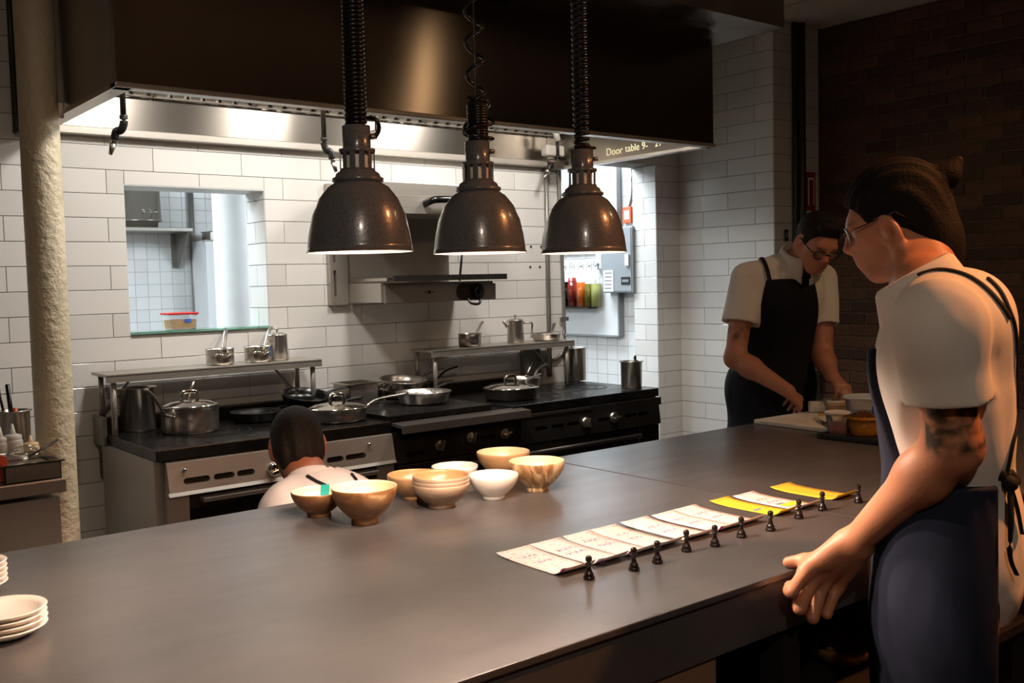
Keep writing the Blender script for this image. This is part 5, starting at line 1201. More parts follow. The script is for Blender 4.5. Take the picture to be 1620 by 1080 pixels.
def head_parts(C, M, s=1.0, ey=0.0, ez=0.0, es=1.0):
    """skull, face, ears; local x right, y forward, z up, origin mid-head"""
    T = lambda p: C+M@(np.array(p, float)*s)
    cap = lambda a, b, ra, rb: Cap(T(a), T(b), ra*s, rb*s); ell = lambda c, r: Ell(T(c), np.array(r)*s, M)
    main = Blend([ell((0, -0.014, 0.030), (0.077, 0.099, 0.086)), ell((0, 0.030, -0.030), (0.060, 0.068, 0.086)),
        cap((-0.034, 0.078, 0.020), (0.034, 0.078, 0.020), 0.016, 0.016), ell((0, 0.070, -0.094), (0.026, 0.022, 0.022)),
        cap((0.054, -0.006, -0.045), (0.024, 0.055, -0.095), 0.018, 0.017), cap((-0.054, -0.006, -0.045), (-0.024, 0.055, -0.095), 0.018, 0.017),
        ell((0.042, 0.060, -0.018), (0.022, 0.02, 0.02)), ell((-0.042, 0.060, -0.018), (0.022, 0.02, 0.02)), ell((0, 0.076, -0.058), (0.028, 0.020, 0.022))], 0.03*s,
        subs=[ell((0.032, 0.098, 0.000), (0.016, 0.014, 0.011)), ell((-0.032, 0.098, 0.000), (0.016, 0.014, 0.011))], ks=0.012*s)
    nose = Blend([cap((0, 0.090, 0.012), (0, 0.112, -0.024), 0.0075, 0.0105), ell((0.011, 0.100, -0.028), (0.009, 0.011, 0.008)), ell((-0.011, 0.100, -0.028), (0.009, 0.011, 0.008)), ell((0, 0.108, -0.027), (0.009, 0.010, 0.008))], 0.010*s)
    lips = Blend([ell((0, 0.0935, -0.054), (0.022, 0.008, 0.0055)), ell((0, 0.0915, -0.064), (0.019, 0.009, 0.0065))], 0.003*s)
    ears = []
    for e in (-1, 1):
        a = 0.45; R = np.array([[math.cos(e*a), -math.sin(e*a), 0], [math.sin(e*a), math.cos(e*a), 0], [0, 0, 1]]); t = -0.22
        R2 = R@np.array([[1, 0, 0], [0, math.cos(t), -math.sin(t)], [0, math.sin(t), math.cos(t)]])
        Me = M@R2; c0 = T((e*(0.080+0.005*(es > 1)), -0.012+ey, -0.004+ez)); s0 = s; se = s*es
        q = lambda v: c0+Me@(np.array(v)*se)
        ears.append(Blend([Ell(c0, np.array((0.010, 0.019, 0.031))*se, Me), Ell(q((0, 0.003, -0.028)), np.array((0.007, 0.010, 0.012))*se, Me), Cap(q((-e*0.012, 0.008, 0.0)), q((0, 0.006, 0.0)), 0.012*se, 0.010*se)], 0.006*se,
            subs=[Ell(q((e*0.011, 0.001, 0.003)), np.array((0.012, 0.011, 0.020))*se, Me)], ks=0.003*se))
    return [main, nose, lips] + ears, T
def rot_about(v, axis, a):
    axis = axis/np.linalg.norm(axis); return v*math.cos(a)+np.cross(axis, v)*math.sin(a)+axis*(axis@v)*(1-math.cos(a))
def hand_parts(wr, ydir, zdir, side, curls, thumb, s=1.0):
    """wr wrist, ydir to the fingers, zdir out of the back; side=+1 thumb on +x"""
    y = np.array(ydir, float); y /= np.linalg.norm(y); z = np.array(zdir, float); z -= y*(z@y); z /= np.linalg.norm(z); x = np.cross(y, z)*side
    P = lambda a, b, c: np.array(wr)+(x*a+y*b+z*c)*s
    kn = [P(0.030, 0.090, 0.004), P(0.010, 0.095, 0.007), P(-0.010, 0.090, 0.005), P(-0.028, 0.080, 0.0)]
    palm = Blend([Cap(P(0.012, 0.010, 0), kn[0], 0.017*s, 0.0125*s), Cap(P(0.004, 0.005, 0), kn[1], 0.018*s, 0.0125*s), Cap(P(-0.006, 0.005, 0), kn[2], 0.018*s, 0.012*s), Cap(P(-0.012, 0.010, -0.002), kn[3], 0.017*s, 0.0115*s), Cap(P(0.018, 0.02, -0.010), P(0.034, 0.052, -0.012), 0.016*s, 0.014*s)], 0.018*s)
    out = [palm]
    ln = [(0.042, 0.025, 0.020), (0.046, 0.029, 0.021), (0.043, 0.027, 0.021), (0.034, 0.020, 0.018)]
    for i in range(4):
        d = y.copy()+x*(0.10-0.07*i)*1.0; d /= np.linalg.norm(d); p = kn[i]; its = []; r0 = (0.0095, 0.0098, 0.0093, 0.0083)[i]*s
        for j in range(3):
            d = rot_about(d, np.cross(y, z), -curls[i][j]); q = p+d*ln[i][j]*s; its.append(Cap(p, q, r0*(1-0.09*j), r0*(0.92-0.09*j))); p = q
        out.append(Blend(its, 0.004*s))
    th = [np.array(t) for t in thumb] if not isinstance(thumb, str) else [P(0.034, 0.045, -0.012), P(0.052, 0.075, -0.020), P(0.050, 0.105, -0.030)]
    out.append(Blend([Cap(P(0.014, 0.015, -0.004), th[0], 0.014*s, 0.0125*s), Cap(th[0], th[1], 0.012*s, 0.010*s), Cap(th[1], th[2], 0.0102*s, 0.0085*s)], 0.006*s))
    return out
def collar(parent, base, C, axis, r0, h, m_, gap=0.5, fwd=(0, 1, 0), drop=0.035, spread=0.022):
    """turned-down shirt collar around the neck; opens towards fwd"""
    ax_ = np.array(axis, float); ax_ /= np.linalg.norm(ax_); f_ = np.array(fwd, float); f_ -= ax_*(f_@ax_); f_ /= np.linalg.norm(f_); s_ = np.cross(ax_, f_)
    n = 36; vs = []; fs = []
    for i in range(n+1):
        a = gap*0.5+(2*PI-gap)*i/n; d = f_*math.cos(a)+s_*math.sin(a); k = 0.5+0.5*math.cos(a)      # k=1 at the front
        ring = [(r0-0.002, -0.02-0.02*k), (r0, h*0.4-0.015*k), (r0+0.002, h-0.022*k), (r0+0.008, h-0.002-0.022*k), (r0+0.014, h-0.008-0.024*k), (r0+spread+0.004*k, -drop*(0.25+0.75*k**2)-0.008)]
        vs += [np.array(C)-np.array(base)+d*r+ax_*z for r, z in ring]
    m = 6
    for i in range(n):
        for j in range(m-1): fs.append((i*m+j, i*m+j+1, (i+1)*m+j+1, (i+1)*m+j))
    o = MB().add(vs, fs, 0, True).build('collar', m_, parent); md = o.modifiers.new('t', 'SOLIDIFY'); md.thickness = 0.0035; md.offset = 0
    return o
def glasses(parent, base, T, M, mframe, s=1.0, z=0.006, wire=0.0022):
    g_ = MB(); b0 = np.array(base)
    lens = MB()
    for e in (-1, 1):
        pts = []
        for k in range(25):
            a = 2*PI*k/24; pts.append(T((e*0.034+0.026*math.cos(a), 0.104-0.006*abs(math.cos(a)), z-0.006+0.021*math.sin(a)*(1 if math.sin(a) < 0 else 0.85)))-b0)
        g_.tube(pts, wire*s, 7, cap=False); lens.add([T((e*0.034, 0.104, z-0.006))-b0]+pts[:-1], [(0, i+1, (i+1) % 24+1) for i in range(24)], 0, True)
        g_.tube([T(p)-b0 for p in ((e*0.060, 0.098, z), (e*0.072, 0.090, z+0.002), (e*0.080, 0.04, z+0.006), (e*0.083, -0.005, z+0.010), (e*0.082, -0.022, z-0.008))], wire*s, 7)
    g_.tube([T(p)-b0 for p in ((-0.009, 0.105, z-0.002), (0, 0.108, z+0.003), (0.009, 0.105, z-0.002))], wire*s, 7)
    g = g_.build('glasses', mframe, parent); lens.build('lens', 'lens', g); return g
def eyes(parent, base, T, s=1.0):
    for e in (-1, 1):
        o = MB().sphere((0, 0, 0), 0.0125*s, 16).build('eye', 'eye', parent); o.location = T((e*0.032, 0.080, 0.0))-np.array(base)
def lin(h): return np.array(rgb(h)[:3])
def legs(parent, base, hip, kneeL, footL, kneeR, footR, m_, res, waist=None):
    its = []
    for side, kn, ft in ((-1, kneeL, footL), (1, kneeR, footR)):
        its.append(Blend([Cap(hip[side], kn, 0.095, 0.07), Cap(kn, np.array(ft)+[0, 0, 0.09], 0.066, 0.058)], 0.03))
    if waist is not None: its.append(waist)
    B_ = Blend(its, 0.03); lo, hi = B_.bounds(); lo[2] = max(lo[2], 0.03)
    sdf_object('trousers', lambda P, c=None, r=None: B_.ev(P, c, r), lo, hi, res, [m_], parent, base)
    return B_
def shoes(parent, base, foot, fwd):
    f_ = np.array(fwd, float); f_ /= np.linalg.norm(f_); a = math.atan2(f_[1], f_[0])
    for p in foot:
        mb = MB(); mb.sphere((0, 0, 0), 1, 16); vs = np.array(mb.v)*np.array([0.135, 0.048, 0.06]); vs[:, 2] = np.maximum(vs[:, 2], -0.045)+0.045
        vs[:, 0] += 0.05; mb.v = [tuple(v) for v in vs]; o = mb.build('shoe', 'shoe', parent); o.location = np.array([p[0], p[1], 0.0])-np.array(base); o.rotation_euler = (0, 0, a)

def torso_parts(pel, chest, neck, right, w=1.0, dep=1.0, off=0.0):
    """pelvis, waist, rib cage, shoulder girdle along a bent spine"""
    pel, chest, neck = (np.array(p, float) for p in (pel, chest, neck)); r_ = np.array(right, float); r_ /= np.linalg.norm(r_)
    def fr(a, b):
        u_ = (b-a)/np.linalg.norm(b-a); f_ = np.cross(u_, r_); f_ /= np.linalg.norm(f_); return np.stack([np.cross(f_, u_), f_, u_], 1)
    M1, M2 = fr(pel, chest), fr(chest, neck); wst = pel*0.5+chest*0.5; rb = lambda *a: np.array(a)*np.array([w, dep, 1])+off
    sh = chest*0.28+neck*0.72-M2[:, 1]*0.01
    return [Ell(pel, rb(0.162, 0.118, 0.135), M1), Ell(wst, rb(0.146, 0.108, 0.15), M1), Ell(chest, rb(0.168, 0.118, 0.165), M2),
            Ell(chest*0.6+neck*0.4, rb(0.165, 0.095, 0.12), M2)], M1, M2, sh
def body_object(parent, base, items, res, colfn):
    B_ = Blend(items, 0.016); lo, hi = B_.bounds()
    return sdf_object('body', lambda P, c=None, r=None: B_.ev(P, c, r), lo, hi, res, ['skin'], parent, base, colfn), B_
def skin_col(base_hex, T_inv, extra=None):
    b = lin(base_hex)
    def f(V):
        c = np.tile(b, (len(V), 1)); n = (np.sin(V[:, 0]*61+V[:, 2]*37)*np.sin(V[:, 1]*53-V[:, 2]*29))[:, None]; c = c*(1+0.05*n)
        L = T_inv(V)                                             # head-local coordinates
        def blob(p, r): return np.exp(-(((L-np.array(p))/np.array(r))**2).sum(1))[:, None]
        red = blob((0, 0.11, -0.026), (0.02, 0.02, 0.015))+blob((0.08, -0.012, 0), (0.02, 0.03, 0.035))+blob((-0.08, -0.012, 0), (0.02, 0.03, 0.035))+0.5*(blob((0.045, 0.07, -0.02), (0.03, 0.03, 0.02))+blob((-0.045, 0.07, -0.02), (0.03, 0.03, 0.02)))
        c = c*(1-0.5*np.clip(red, 0, 1)*np.array([0.0, 0.35, 0.35]))
        lip = np.clip(blob((0, 0.097, -0.059), (0.022, 0.016, 0.009)), 0, 1); c = c*(1-0.4*lip*np.array([0.15, 0.5, 0.45]))
        brow = sum(np.clip(blob((e*0.034, 0.092, 0.024), (0.020, 0.02, 0.0045))*1.5, 0, 1) for e in (-1, 1)); c = c*(1-0.72*np.clip(brow, 0, 1))
        if extra: c = extra(V, L, c, blob)
        return np.clip(c, 0, 1)
    return f
def noise3(V, s, seed=0):
    rs = np.random.RandomState(seed); o = np.zeros(len(V))
    for k in range(7):
        d = rs.randn(3); d /= np.linalg.norm(d); o += np.sin(V@d*s*(0.6+0.25*k)+rs.rand()*6.28+1.5*np.sin(V@rs.randn(3)*s*0.5))/(1+0.25*k)
    return o/3.2
def folds(V, amp, s, seed): return amp*noise3(V*np.array([1, 1, 0.6]), s, seed)

# ---------------------------------------------------------------- the man leaning on the counter edge
P1 = thing('person', 'man with hair bun, white shirt and dark apron, one hand on the counter edge', 'person', (1.87, 0.97, 0))
b1_ = (1.87, 0.97, 0); res1 = 0.0045
F1 = np.array([-0.47, 0.883, 0]); R1 = np.array([0.883, 0.47, 0])
neck1 = pd(1466, 424, 1.95); chest1 = np.array([*(neck1[:2]-F1[:2]*0.035+R1[:2]*0.035), 1.285]); pel1 = np.array([*(neck1[:2]-F1[:2]*0.05+R1[:2]*0.085), 0.97])
neckb = np.array([neck1[0], neck1[1], 1.475])
tp, M1a, M1b, sh1 = torso_parts(pel1, chest1, neckb, R1, 0.92, 0.95)
shL = sh1-R1*0.185+F1*0.0; shL[2] = 1.425; shR = sh1+R1*0.155; shR[2] = 1.432
elL = pd(1508, 706, 1.825); wrL = pd(1352, 858, 2.02); elR = shR+R1*0.05-F1*0.03+[0, 0, -0.28]; wrR = elR+F1*0.06+R1*0.02+[0, 0, -0.25]
hc1 = pd(1416, 350, 2.08); hf = np.array([-0.50*0.95, 0.866*0.95, -0.31]); H1 = basis(hf)
hp1, T1 = head_parts(hc1, H1, 0.95, 0.030, -0.018, 1.3)
Ti1 = lambda V: ((V-hc1)@H1)/0.95
def Y_(px, py, Y): return aty(px, py, Y)
K = [Y_(1276, 902, 1.186), Y_(1290, 910, 1.186), Y_(1303, 920, 1.184), Y_(1324, 928, 1.180)]
PI_ = [Y_(1252, 936, 1.176), Y_(1265, 962, 1.172), Y_(1286, 977, 1.172), Y_(1308, 971, 1.172)]
fing = []
for i in range(4):
    d1 = PI_[i]+np.array([0.013, 0.015, -0.004]); d2 = d1+np.array([0.012, 0.008, 0.006]); r0 = (0.0132, 0.0134, 0.0126, 0.0112)[i]
    fing.append(Blend([Cap(K[i], PI_[i], r0*1.08, r0), Cap(PI_[i], d1, r0, r0*0.9), Cap(d1, d2, r0*0.9, r0*0.8)], 0.004))
hand1 = Blend([Cap(wrL+np.array([-0.012, 0.01, 0.004]), K[0], 0.021, 0.0155), Cap(wrL, K[1], 0.022, 0.0155), Cap(wrL, K[2], 0.022, 0.015), Cap(wrL+np.array([0.010, -0.012, -0.012]), K[3], 0.021, 0.014)], 0.02)
th = [atz(1302, 884, 0.940), atz(1273, 886, 0.929), atz(1247, 889, 0.9225)]
thumb1 = Blend([Cap(wrL+np.array([-0.01, 0.02, -0.002]), th[0], 0.020, 0.0180), Cap(th[0], th[1], 0.0170, 0.0150), Cap(th[1], th[2], 0.0150, 0.0118)], 0.006)
mid = elL*0.72+wrL*0.28
tend = Blend([Cap(wrL+np.array([0.0, 0.0, 0.016]), K[i]+np.array([0, -0.004, 0.011]), 0.006, 0.005) for i in range(4)], 0.006)
armL = Blend([Cap(shL, elL, 0.057, 0.047), Cap(elL, mid, 0.046, 0.047), Cap(mid, wrL, 0.046, 0.0285), Ell(shL+[0, 0, -0.03], (0.058, 0.058, 0.075))], 0.035)
armR = Blend([Cap(shR, elR, 0.055, 0.045), Cap(elR, wrR, 0.045, 0.028)], 0.03)
handR = hand_parts(wrR, (0, 0.2, -1), R1, -1, [(0.2, 0.4, 0.3)]*4, 'relaxed')
neckp = Blend([Cap(neckb+np.array([0, 0, -0.03]), T1((0, -0.020, -0.055)), 0.062, 0.056), Cap(neckb-F1*0.03, T1((0, -0.035, -0.07)), 0.045, 0.046), Cap(neckb+R1*0.02+F1*0.03, T1((0.05, -0.01, -0.06)), 0.02, 0.02), Cap(neckb-R1*0.02+F1*0.03, T1((-0.05, -0.01, -0.06)), 0.02, 0.02)], 0.03)
trap = Blend([Cap(shL*0.55+neckb*0.45, neckb+[0, 0, 0.02], 0.05, 0.05), Cap(shR*0.55+neckb*0.45, neckb+[0, 0, 0.02], 0.05, 0.05), Cap(shL, shR, 0.05, 0.05)], 0.04)
torso1 = Blend(tp, 0.06)
def tat1(V, L, c, blob):
    ctr = shL*0.22+elL*0.78; ax = (elL-shL)/np.linalg.norm(elL-shL)
    view = np.array([-0.62, -0.78, 0.0]); t = (V-ctr)@ax; out = V-ctr-t[:, None]*ax; side = out/np.maximum(np.linalg.norm(out, axis=1), 1e-6)[:, None]
    w = (np.exp(-((t+0.012)/0.052)**4)*np.clip((side@view-0.10)*3, 0, 1)*np.clip(1.4-np.linalg.norm(out, axis=1)/0.07, 0, 1)*6).clip(0, 1)
    n = noise3(V, 120, 4); n2 = noise3(V, 260, 9); ink = w*np.clip(0.62+n*1.0+0.5*n2, 0, 1)
    c = c*(1-0.88*ink[:, None]*np.array([1.0, 0.92, 0.9]))
    # stubble on jaw, chin and lip
    st = np.clip(blob((0, 0.08, -0.092), (0.05, 0.04, 0.022))*1.2+0.75*blob((0, 0.098, -0.044), (0.028, 0.02, 0.008))+0.5*blob((-0.05, 0.03, -0.07), (0.02, 0.045, 0.028))+0.5*blob((0.05, 0.03, -0.07), (0.02, 0.045, 0.028)), 0, 1)
    return c*(1-0.75*st*np.array([0.9, 1, 1])*(0.7+0.3*noise3(V, 400, 2)[:, None]))
body_object(P1, b1_, [*hp1, neckp, trap, torso1, armL, armR, hand1, *fing, thumb1, tend, *handR,
    Blend([Cap(pel1-R1*0.09, (*(pel1-R1*0.10)[:2], 0.5), 0.09, 0.06), Cap((*(pel1-R1*0.10)[:2], 0.5), (*(pel1-R1*0.10)[:2], 0.1), 0.055, 0.045), Cap(pel1+R1*0.09, (*(pel1+R1*0.10)[:2], 0.5), 0.09, 0.06), Cap((*(pel1+R1*0.10)[:2], 0.5), (*(pel1+R1*0.10)[:2], 0.1), 0.055, 0.045)], 0.03)],
    res1, skin_col('#c28563', Ti1, tat1))
# hair
def hair1(P, c=None, r=None):
    L = Ti1(P); e = Ell((0, -0.016, 0.036), (0.086, 0.110, 0.099)); d = e(L)+0.0022*np.sin(L[:, 0]*260+L[:, 2]*40)
    zmin = np.interp(L[:, 1], [-0.14, -0.095, -0.06, -0.020, -0.008, 0.004, 0.040, 0.045, 0.056, 0.061, 0.074, 0.087, 0.12], [-0.075, -0.095, -0.088, -0.070, -0.055, 0.014, 0.014, -0.022, -0.018, 0.030, 0.052, 0.066, 0.072])
    d = np.maximum(d, (zmin-L[:, 2])*0.75)
    nape = np.maximum(Ell((0, -0.055, -0.052), (0.078, 0.070, 0.108))(L), L[:, 1]+0.030); d = smin(d, nape, 0.03)
    bun = smin(Ell((0, -0.126, 0.055), (0.032, 0.032, 0.028))(L), Cap((0, -0.13, 0.062), (0.0, -0.158, 0.078), 0.020, 0.012)(L), 0.02); tie = Cap((0, -0.09, 0.046), (0, -0.112, 0.052), 0.030, 0.024)(L)
    return smin(smin(d, tie, 0.02), bun, 0.012)*1.02
lo = hc1-0.21; hi = hc1+0.21
sdf_object('hair', hair1, lo, hi, 0.004, ['hair_dark'], P1, b1_)
glasses(P1, b1_, T1, H1, 'frame_metal', 1.0, 0.006, 0.0018); eyes(P1, b1_, T1)
# shirt
slv = Blend([Cap(shL, elL, 0.078, 0.074), Ell(shL+[0, 0, -0.02], (0.076, 0.076, 0.08))], 0.03); slR = Blend([Cap(shR, elR, 0.074, 0.072)], 0.03)
tail = Blend([Ell(pel1+[0, 0, -0.02], (0.170, 0.134, 0.22), M1a)], 0.02)
tpo, _, _, _ = torso_parts(pel1, chest1, neckb, R1, 0.92, 0.95, off=0.013)
trapo = Blend([Cap(shL*0.5+neckb*0.5+[0, 0, 0.004], neckb+[0, 0, 0.004], 0.058, 0.056), Cap(shR*0.5+neckb*0.5+[0, 0, 0.004], neckb+[0, 0, 0.004], 0.058, 0.056), Cap(shL, shR, 0.062, 0.062)], 0.04)
ubk = Ell(neckb-F1*0.080+R1*0.01+[0, 0, -0.055], (0.150, 0.078, 0.095), np.stack([R1, F1, [0, 0, 1]], 1))
core1 = Blend([Blend(tpo, 0.06), trapo, tail, ubk], 0.05)
full1 = Blend([core1, slv, slR], 0.035)
axL = (elL-shL)/np.linalg.norm(elL-shL); axR = (elR-shR)/np.linalg.norm(elR-shR); LL = np.linalg.norm(elL-shL)
def shirt1(P, c=None, r=None):
    d = core1.ev(P, c, r)
    for S_, E_, A_, bl, cut in ((shL, elL, axL, slv, 0.60), (shR, elR, axR, slR, 0.62)):
        v = bl.ev(P, c, r)
        if v is None: continue
        t = (P-S_)@A_; v = np.maximum(v-0.006*np.clip((t-0.08)/0.1, 0, 1), t-LL*cut); 
        hole = Cap(E_, S_+A_*LL*(cut-0.05), 0.062, 0.063)(P); v = np.maximum(v, -hole)
        d = v if d is None else smin(d, v, 0.030)
    if d is None: return None
    d = d+folds(P, 0.006, 26, 3)
    L = (P-neckb); d = np.maximum(d, -(Cap(neckb+[0, 0, -0.01], neckb+F1*0.02+[0, 0, 0.2], 0.064, 0.075)(P)))
    zb = 0.80-0.02*np.sin((P-pel1)@R1*18)
    return np.maximum(d, (zb-P[:, 2]))
lo, hi = full1.bounds(); lo[2] = 0.76
sdf_object('shirt', shirt1, lo, hi, 0.0048, ['shirt_white'], P1, b1_)
def shirt1s(P, c=None, r=None): return full1.ev(P, None, None)
collar(P1, b1_, neckb+F1*0.012+[0, 0, 0.008], (F1*0.38+[0, 0, 1]), 0.0665, 0.05, 'shirt_white', 0.30, F1, 0.06, 0.030)
# apron
skirt = Blend([Ell(pel1-[0, 0, 0.30], (0.205, 0.165, 0.52), M1a), Ell(pel1-[0, 0, 0.05], (0.168, 0.132, 0.15), M1a)], 0.03)
ap1 = Blend([Blend(torso_parts(pel1, chest1, neckb, R1, 0.92, 0.95, off=0.026)[0], 0.06), skirt], 0.05)
def apron1(P, c=None, r=None):
    d = ap1.ev(P, c, r)
    if d is None: return None
    d = d+folds(P, 0.004, 22, 8); Lx = (P-pel1)@R1; Ly = (P-pel1)@F1; z = P[:, 2]
    bib = np.maximum.reduce([np.abs(Lx)-np.interp(z, [1.08, 1.38], [0.150, 0.105]), 0.04-Ly, z-1.37, 1.06-z])
    low = np.maximum.reduce([-0.075-Ly+0.25*np.maximum(0, 0.9-z)*0, z-1.115, 0.44-z])
    return np.maximum(d, np.minimum(bib, low))
lo, hi = ap1.bounds(); lo[2] = 0.42; hi[2] = 1.40
sdf_object('apron', apron1, lo, hi, 0.0048, ['denim'], P1, b1_)
W1 = lambda x, y, z: np.array(pel1)*[1, 1, 0]+R1*x+F1*y+np.array([0, 0, z])
def shirtsurf(P, c=None, r=None): return core1.ev(P)+folds(P, 0.006, 26, 3)
strap_px('apron_strap', shirtsurf, [(1452, 436), (1468, 429), (1495, 427), (1525, 434), (1555, 452), (1580, 478), (1597, 503)], 0.0058, 'strap_black', P1, b1_, 0.003)
strap_px('apron_strap', shirtsurf, [(1562, 440), (1580, 458), (1596, 490), (1607, 530), (1611, 580), (1610, 640), (1602, 700), (1591, 752)], 0.0058, 'strap_black', P1, b1_, 0.003)
strap_px('waist_tie', shirtsurf, [(1582, 750), (1590, 753), (1598, 755), (1611, 759), (1619, 762)], 0.010, 'strap_black', P1, b1_, 0.003, flat=0.3)
q = raycast(shirtsurf, 1593, 763); q = (project(shirtsurf, W1(-0.05, -0.16, 1.07)) if q is None else q)-np.array(b1_)+np.array([-0.006, -0.008, 0])
MB().sphere(q, 0.016, 12).sphere(q+[0.02, 0.01, 0.012], 0.013, 10).tube(smooth_path([q, q+[-0.02, -0.012, -0.06], q+[-0.024, -0.012, -0.13], q+[-0.005, -0.016, -0.17]], 5), 0.0055, 8, flat=0.5).tube(smooth_path([q, q+[0.02, -0.005, -0.05], q+[0.03, -0.01, -0.1]], 5), 0.0055, 8, flat=0.5).build('tie_knot', 'strap_black', P1)
footL, footR = W1(-0.11, 0.0, 0), W1(0.11, 0.02, 0)
legs(P1, b1_, {-1: pel1-R1*0.08, 1: pel1+R1*0.08}, W1(-0.10, 0.02, 0.5), footL, W1(0.10, 0.03, 0.5), footR, 'trouser', 0.009, Ell(pel1+[0, 0, -0.04], (0.166, 0.122, 0.10), M1a))
shoes(P1, b1_, [footL, footR], F1)

# ---------------------------------------------------------------- the chef at the cutting board
res2 = 0.006
F2 = np.array([-0.50, -0.866, 0]); R2 = np.array([-0.866, 0.50, 0])
pel2 = np.array([3.84, 2.85, 1.00]); chest2 = pd(1232, 492, 4.54); neck2 = pd(1262, 412, 4.45)
P2 = thing('person', 'chef in white short-sleeved shirt and black apron bending over the cutting board', 'person', (3.84, 2.88, 0)); b2_ = (3.84, 2.88, 0)
tp2, M2a, M2b, sh2 = torso_parts(pel2, chest2, neck2, R2, 1.05)
sR = pd(1180, 440, 4.46); sL = pd(1301, 441, 4.58)
eR = pd(1163, 566, 4.42); wR = pd(1246.5, 618, 4.23); eL = pd(1301, 562, 4.54); wL = pd(1318, 598, 4.36)
hR = atz(1277, 645, 0.930); hL = pd(1342, 622, 4.24)
hc2 = pd(1292, 383, 4.36); H2 = roll_basis(basis(np.array([-0.36, -0.73, -0.58])), 0.10)
hp2_, T2 = head_parts(hc2, H2, 1.02); Ti2 = lambda V: ((V-hc2)@H2)/1.02
def tat2(V, L, c, blob):
    ctr = sR*0.32+eR*0.68; d = V-ctr; w = np.exp(-((d[:, 2])/0.030)**4)*np.clip((d@np.array([-0.8, -0.55, 0]))/0.02, 0, 1)*(np.linalg.norm(d, axis=1) < 0.07)
    return c*(1-0.65*np.clip(w*(0.5+1.0*noise3(V, 90, 6)), 0, 1)[:, None])
mR = eR*0.7+wR*0.3; mL = eL*0.7+wL*0.3
aR2 = Blend([Cap(sR, eR, 0.056, 0.045), Cap(eR, mR, 0.045, 0.046), Cap(mR, wR, 0.046, 0.029)], 0.03); aL2 = Blend([Cap(sL, eL, 0.056, 0.045), Cap(eL, mL, 0.045, 0.044), Cap(mL, wL, 0.044, 0.029)], 0.03)
hdR = hand_parts(wR, hR-wR+np.array([0, 0, 0.0]), np.array([-0.45, -0.35, 0.8]), 1, [(0.55, 0.6, 0.3), (0.6, 0.6, 0.3), (0.65, 0.6, 0.3), (0.7, 0.6, 0.3)], 'relaxed', 0.92)
hdL = hand_parts(wL, hL-wL, np.array([-0.1, -0.5, 0.85]), -1, [(0.5, 0.6, 0.3), (0.55, 0.6, 0.3), (0.6, 0.6, 0.3), (0.7, 0.6, 0.3)], 'relaxed', 0.92)
neckp2 = Blend([Cap(neck2+np.array([0, 0, -0.04]), T2((0, -0.02, -0.05)), 0.062, 0.058), Cap(neck2-F2*0.03, T2((0, -0.05, -0.02)), 0.045, 0.05)], 0.03)
W2 = lambda x, y, z: np.array([pel2[0], pel2[1], 0])+R2*x+F2*y+np.array([0, 0, z])
legB = Blend([Cap(pel2-R2*0.09, W2(-0.1, 0, 0.5), 0.09, 0.06), Cap(W2(-0.1, 0, 0.5), W2(-0.1, 0, 0.1), 0.055, 0.045), Cap(pel2+R2*0.09, W2(0.1, 0, 0.5), 0.09, 0.06), Cap(W2(0.1, 0, 0.5), W2(0.1, 0, 0.1), 0.055, 0.045)], 0.03)
trap2 = Blend([Cap(sL*0.5+neck2*0.5, neck2, 0.05, 0.05), Cap(sR*0.5+neck2*0.5, neck2, 0.05, 0.05)], 0.04)
body_object(P2, b2_, [*hp2_, neckp2, trap2, Blend(tp2, 0.06), aR2, aL2, *hdR, *hdL, legB], res2, skin_col('#c58668', Ti2, tat2))
def hair2(P, c=None, r=None):
    L = Ti2(P); d = Ell((0, -0.018, 0.034), (0.083, 0.104, 0.094))(L)+0.002*np.sin(L[:, 0]*300+L[:, 1]*120)
    zmin = np.interp(L[:, 1], [-0.14, -0.095, -0.06, -0.035, -0.022, 0.004, 0.012, 0.034, 0.040, 0.055, 0.075, 0.12], [-0.050, -0.062, -0.055, -0.040, 0.028, 0.030, -0.010, 0.000, 0.030, 0.058, 0.072, 0.075])
    d = np.maximum(d, (zmin-L[:, 2])*0.75)
    q = Blend([Cap((0.035, 0.055, 0.108), (-0.035, 0.06, 0.105), 0.02, 0.02)], 0.01).ev(L); return smin(d, q, 0.03)
sdf_object('hair', hair2, hc2-0.18, hc2+0.18, 0.005, ['hair_brown'], P2, b2_)
glasses(P2, b2_, T2, H2, 'frame_dark', 1.0, 0.004, 0.0028); eyes(P2, b2_, T2)
tpo2 = torso_parts(pel2, chest2, neck2, R2, 1.05, off=0.014)[0]
core2 = Blend([Blend(tpo2, 0.06), Cap(sL*0.75+neck2*0.25, neck2-[0, 0, 0.008], 0.06, 0.062), Cap(sR*0.75+neck2*0.25, neck2-[0, 0, 0.008], 0.06, 0.062)], 0.05)
s2R = Blend([Cap(sR, eR, 0.068, 0.092)], 0.02); s2L = Blend([Cap(sL, eL, 0.066, 0.086)], 0.02); full2 = Blend([core2, s2R, s2L], 0.04)
def shirt2(P, c=None, r=None):
    d = core2.ev(P, c, r)
    for S_, E_, bl, cut in ((sR, eR, s2R, 0.56), (sL, eL, s2L, 0.60)):
        v = bl.ev(P, c, r)
        if v is None: continue
        A_ = (E_-S_)/np.linalg.norm(E_-S_); Ln = np.linalg.norm(E_-S_); t = (P-S_)@A_; v = np.maximum(v, t-Ln*cut); v = np.maximum(v, -Cap(E_, S_+A_*Ln*(cut-0.05), 0.060, 0.058)(P))
        d = v if d is None else smin(d, v, 0.035)
    if d is None: return None
    d = d+folds(P, 0.005, 24, 5); d = np.maximum(d, -Cap(neck2-[0, 0, 0.01], neck2+F2*0.03+[0, 0, 0.2], 0.064, 0.08)(P))
    return np.maximum(d, 0.9-P[:, 2])
lo, hi = full2.bounds(); lo[2] = 0.86
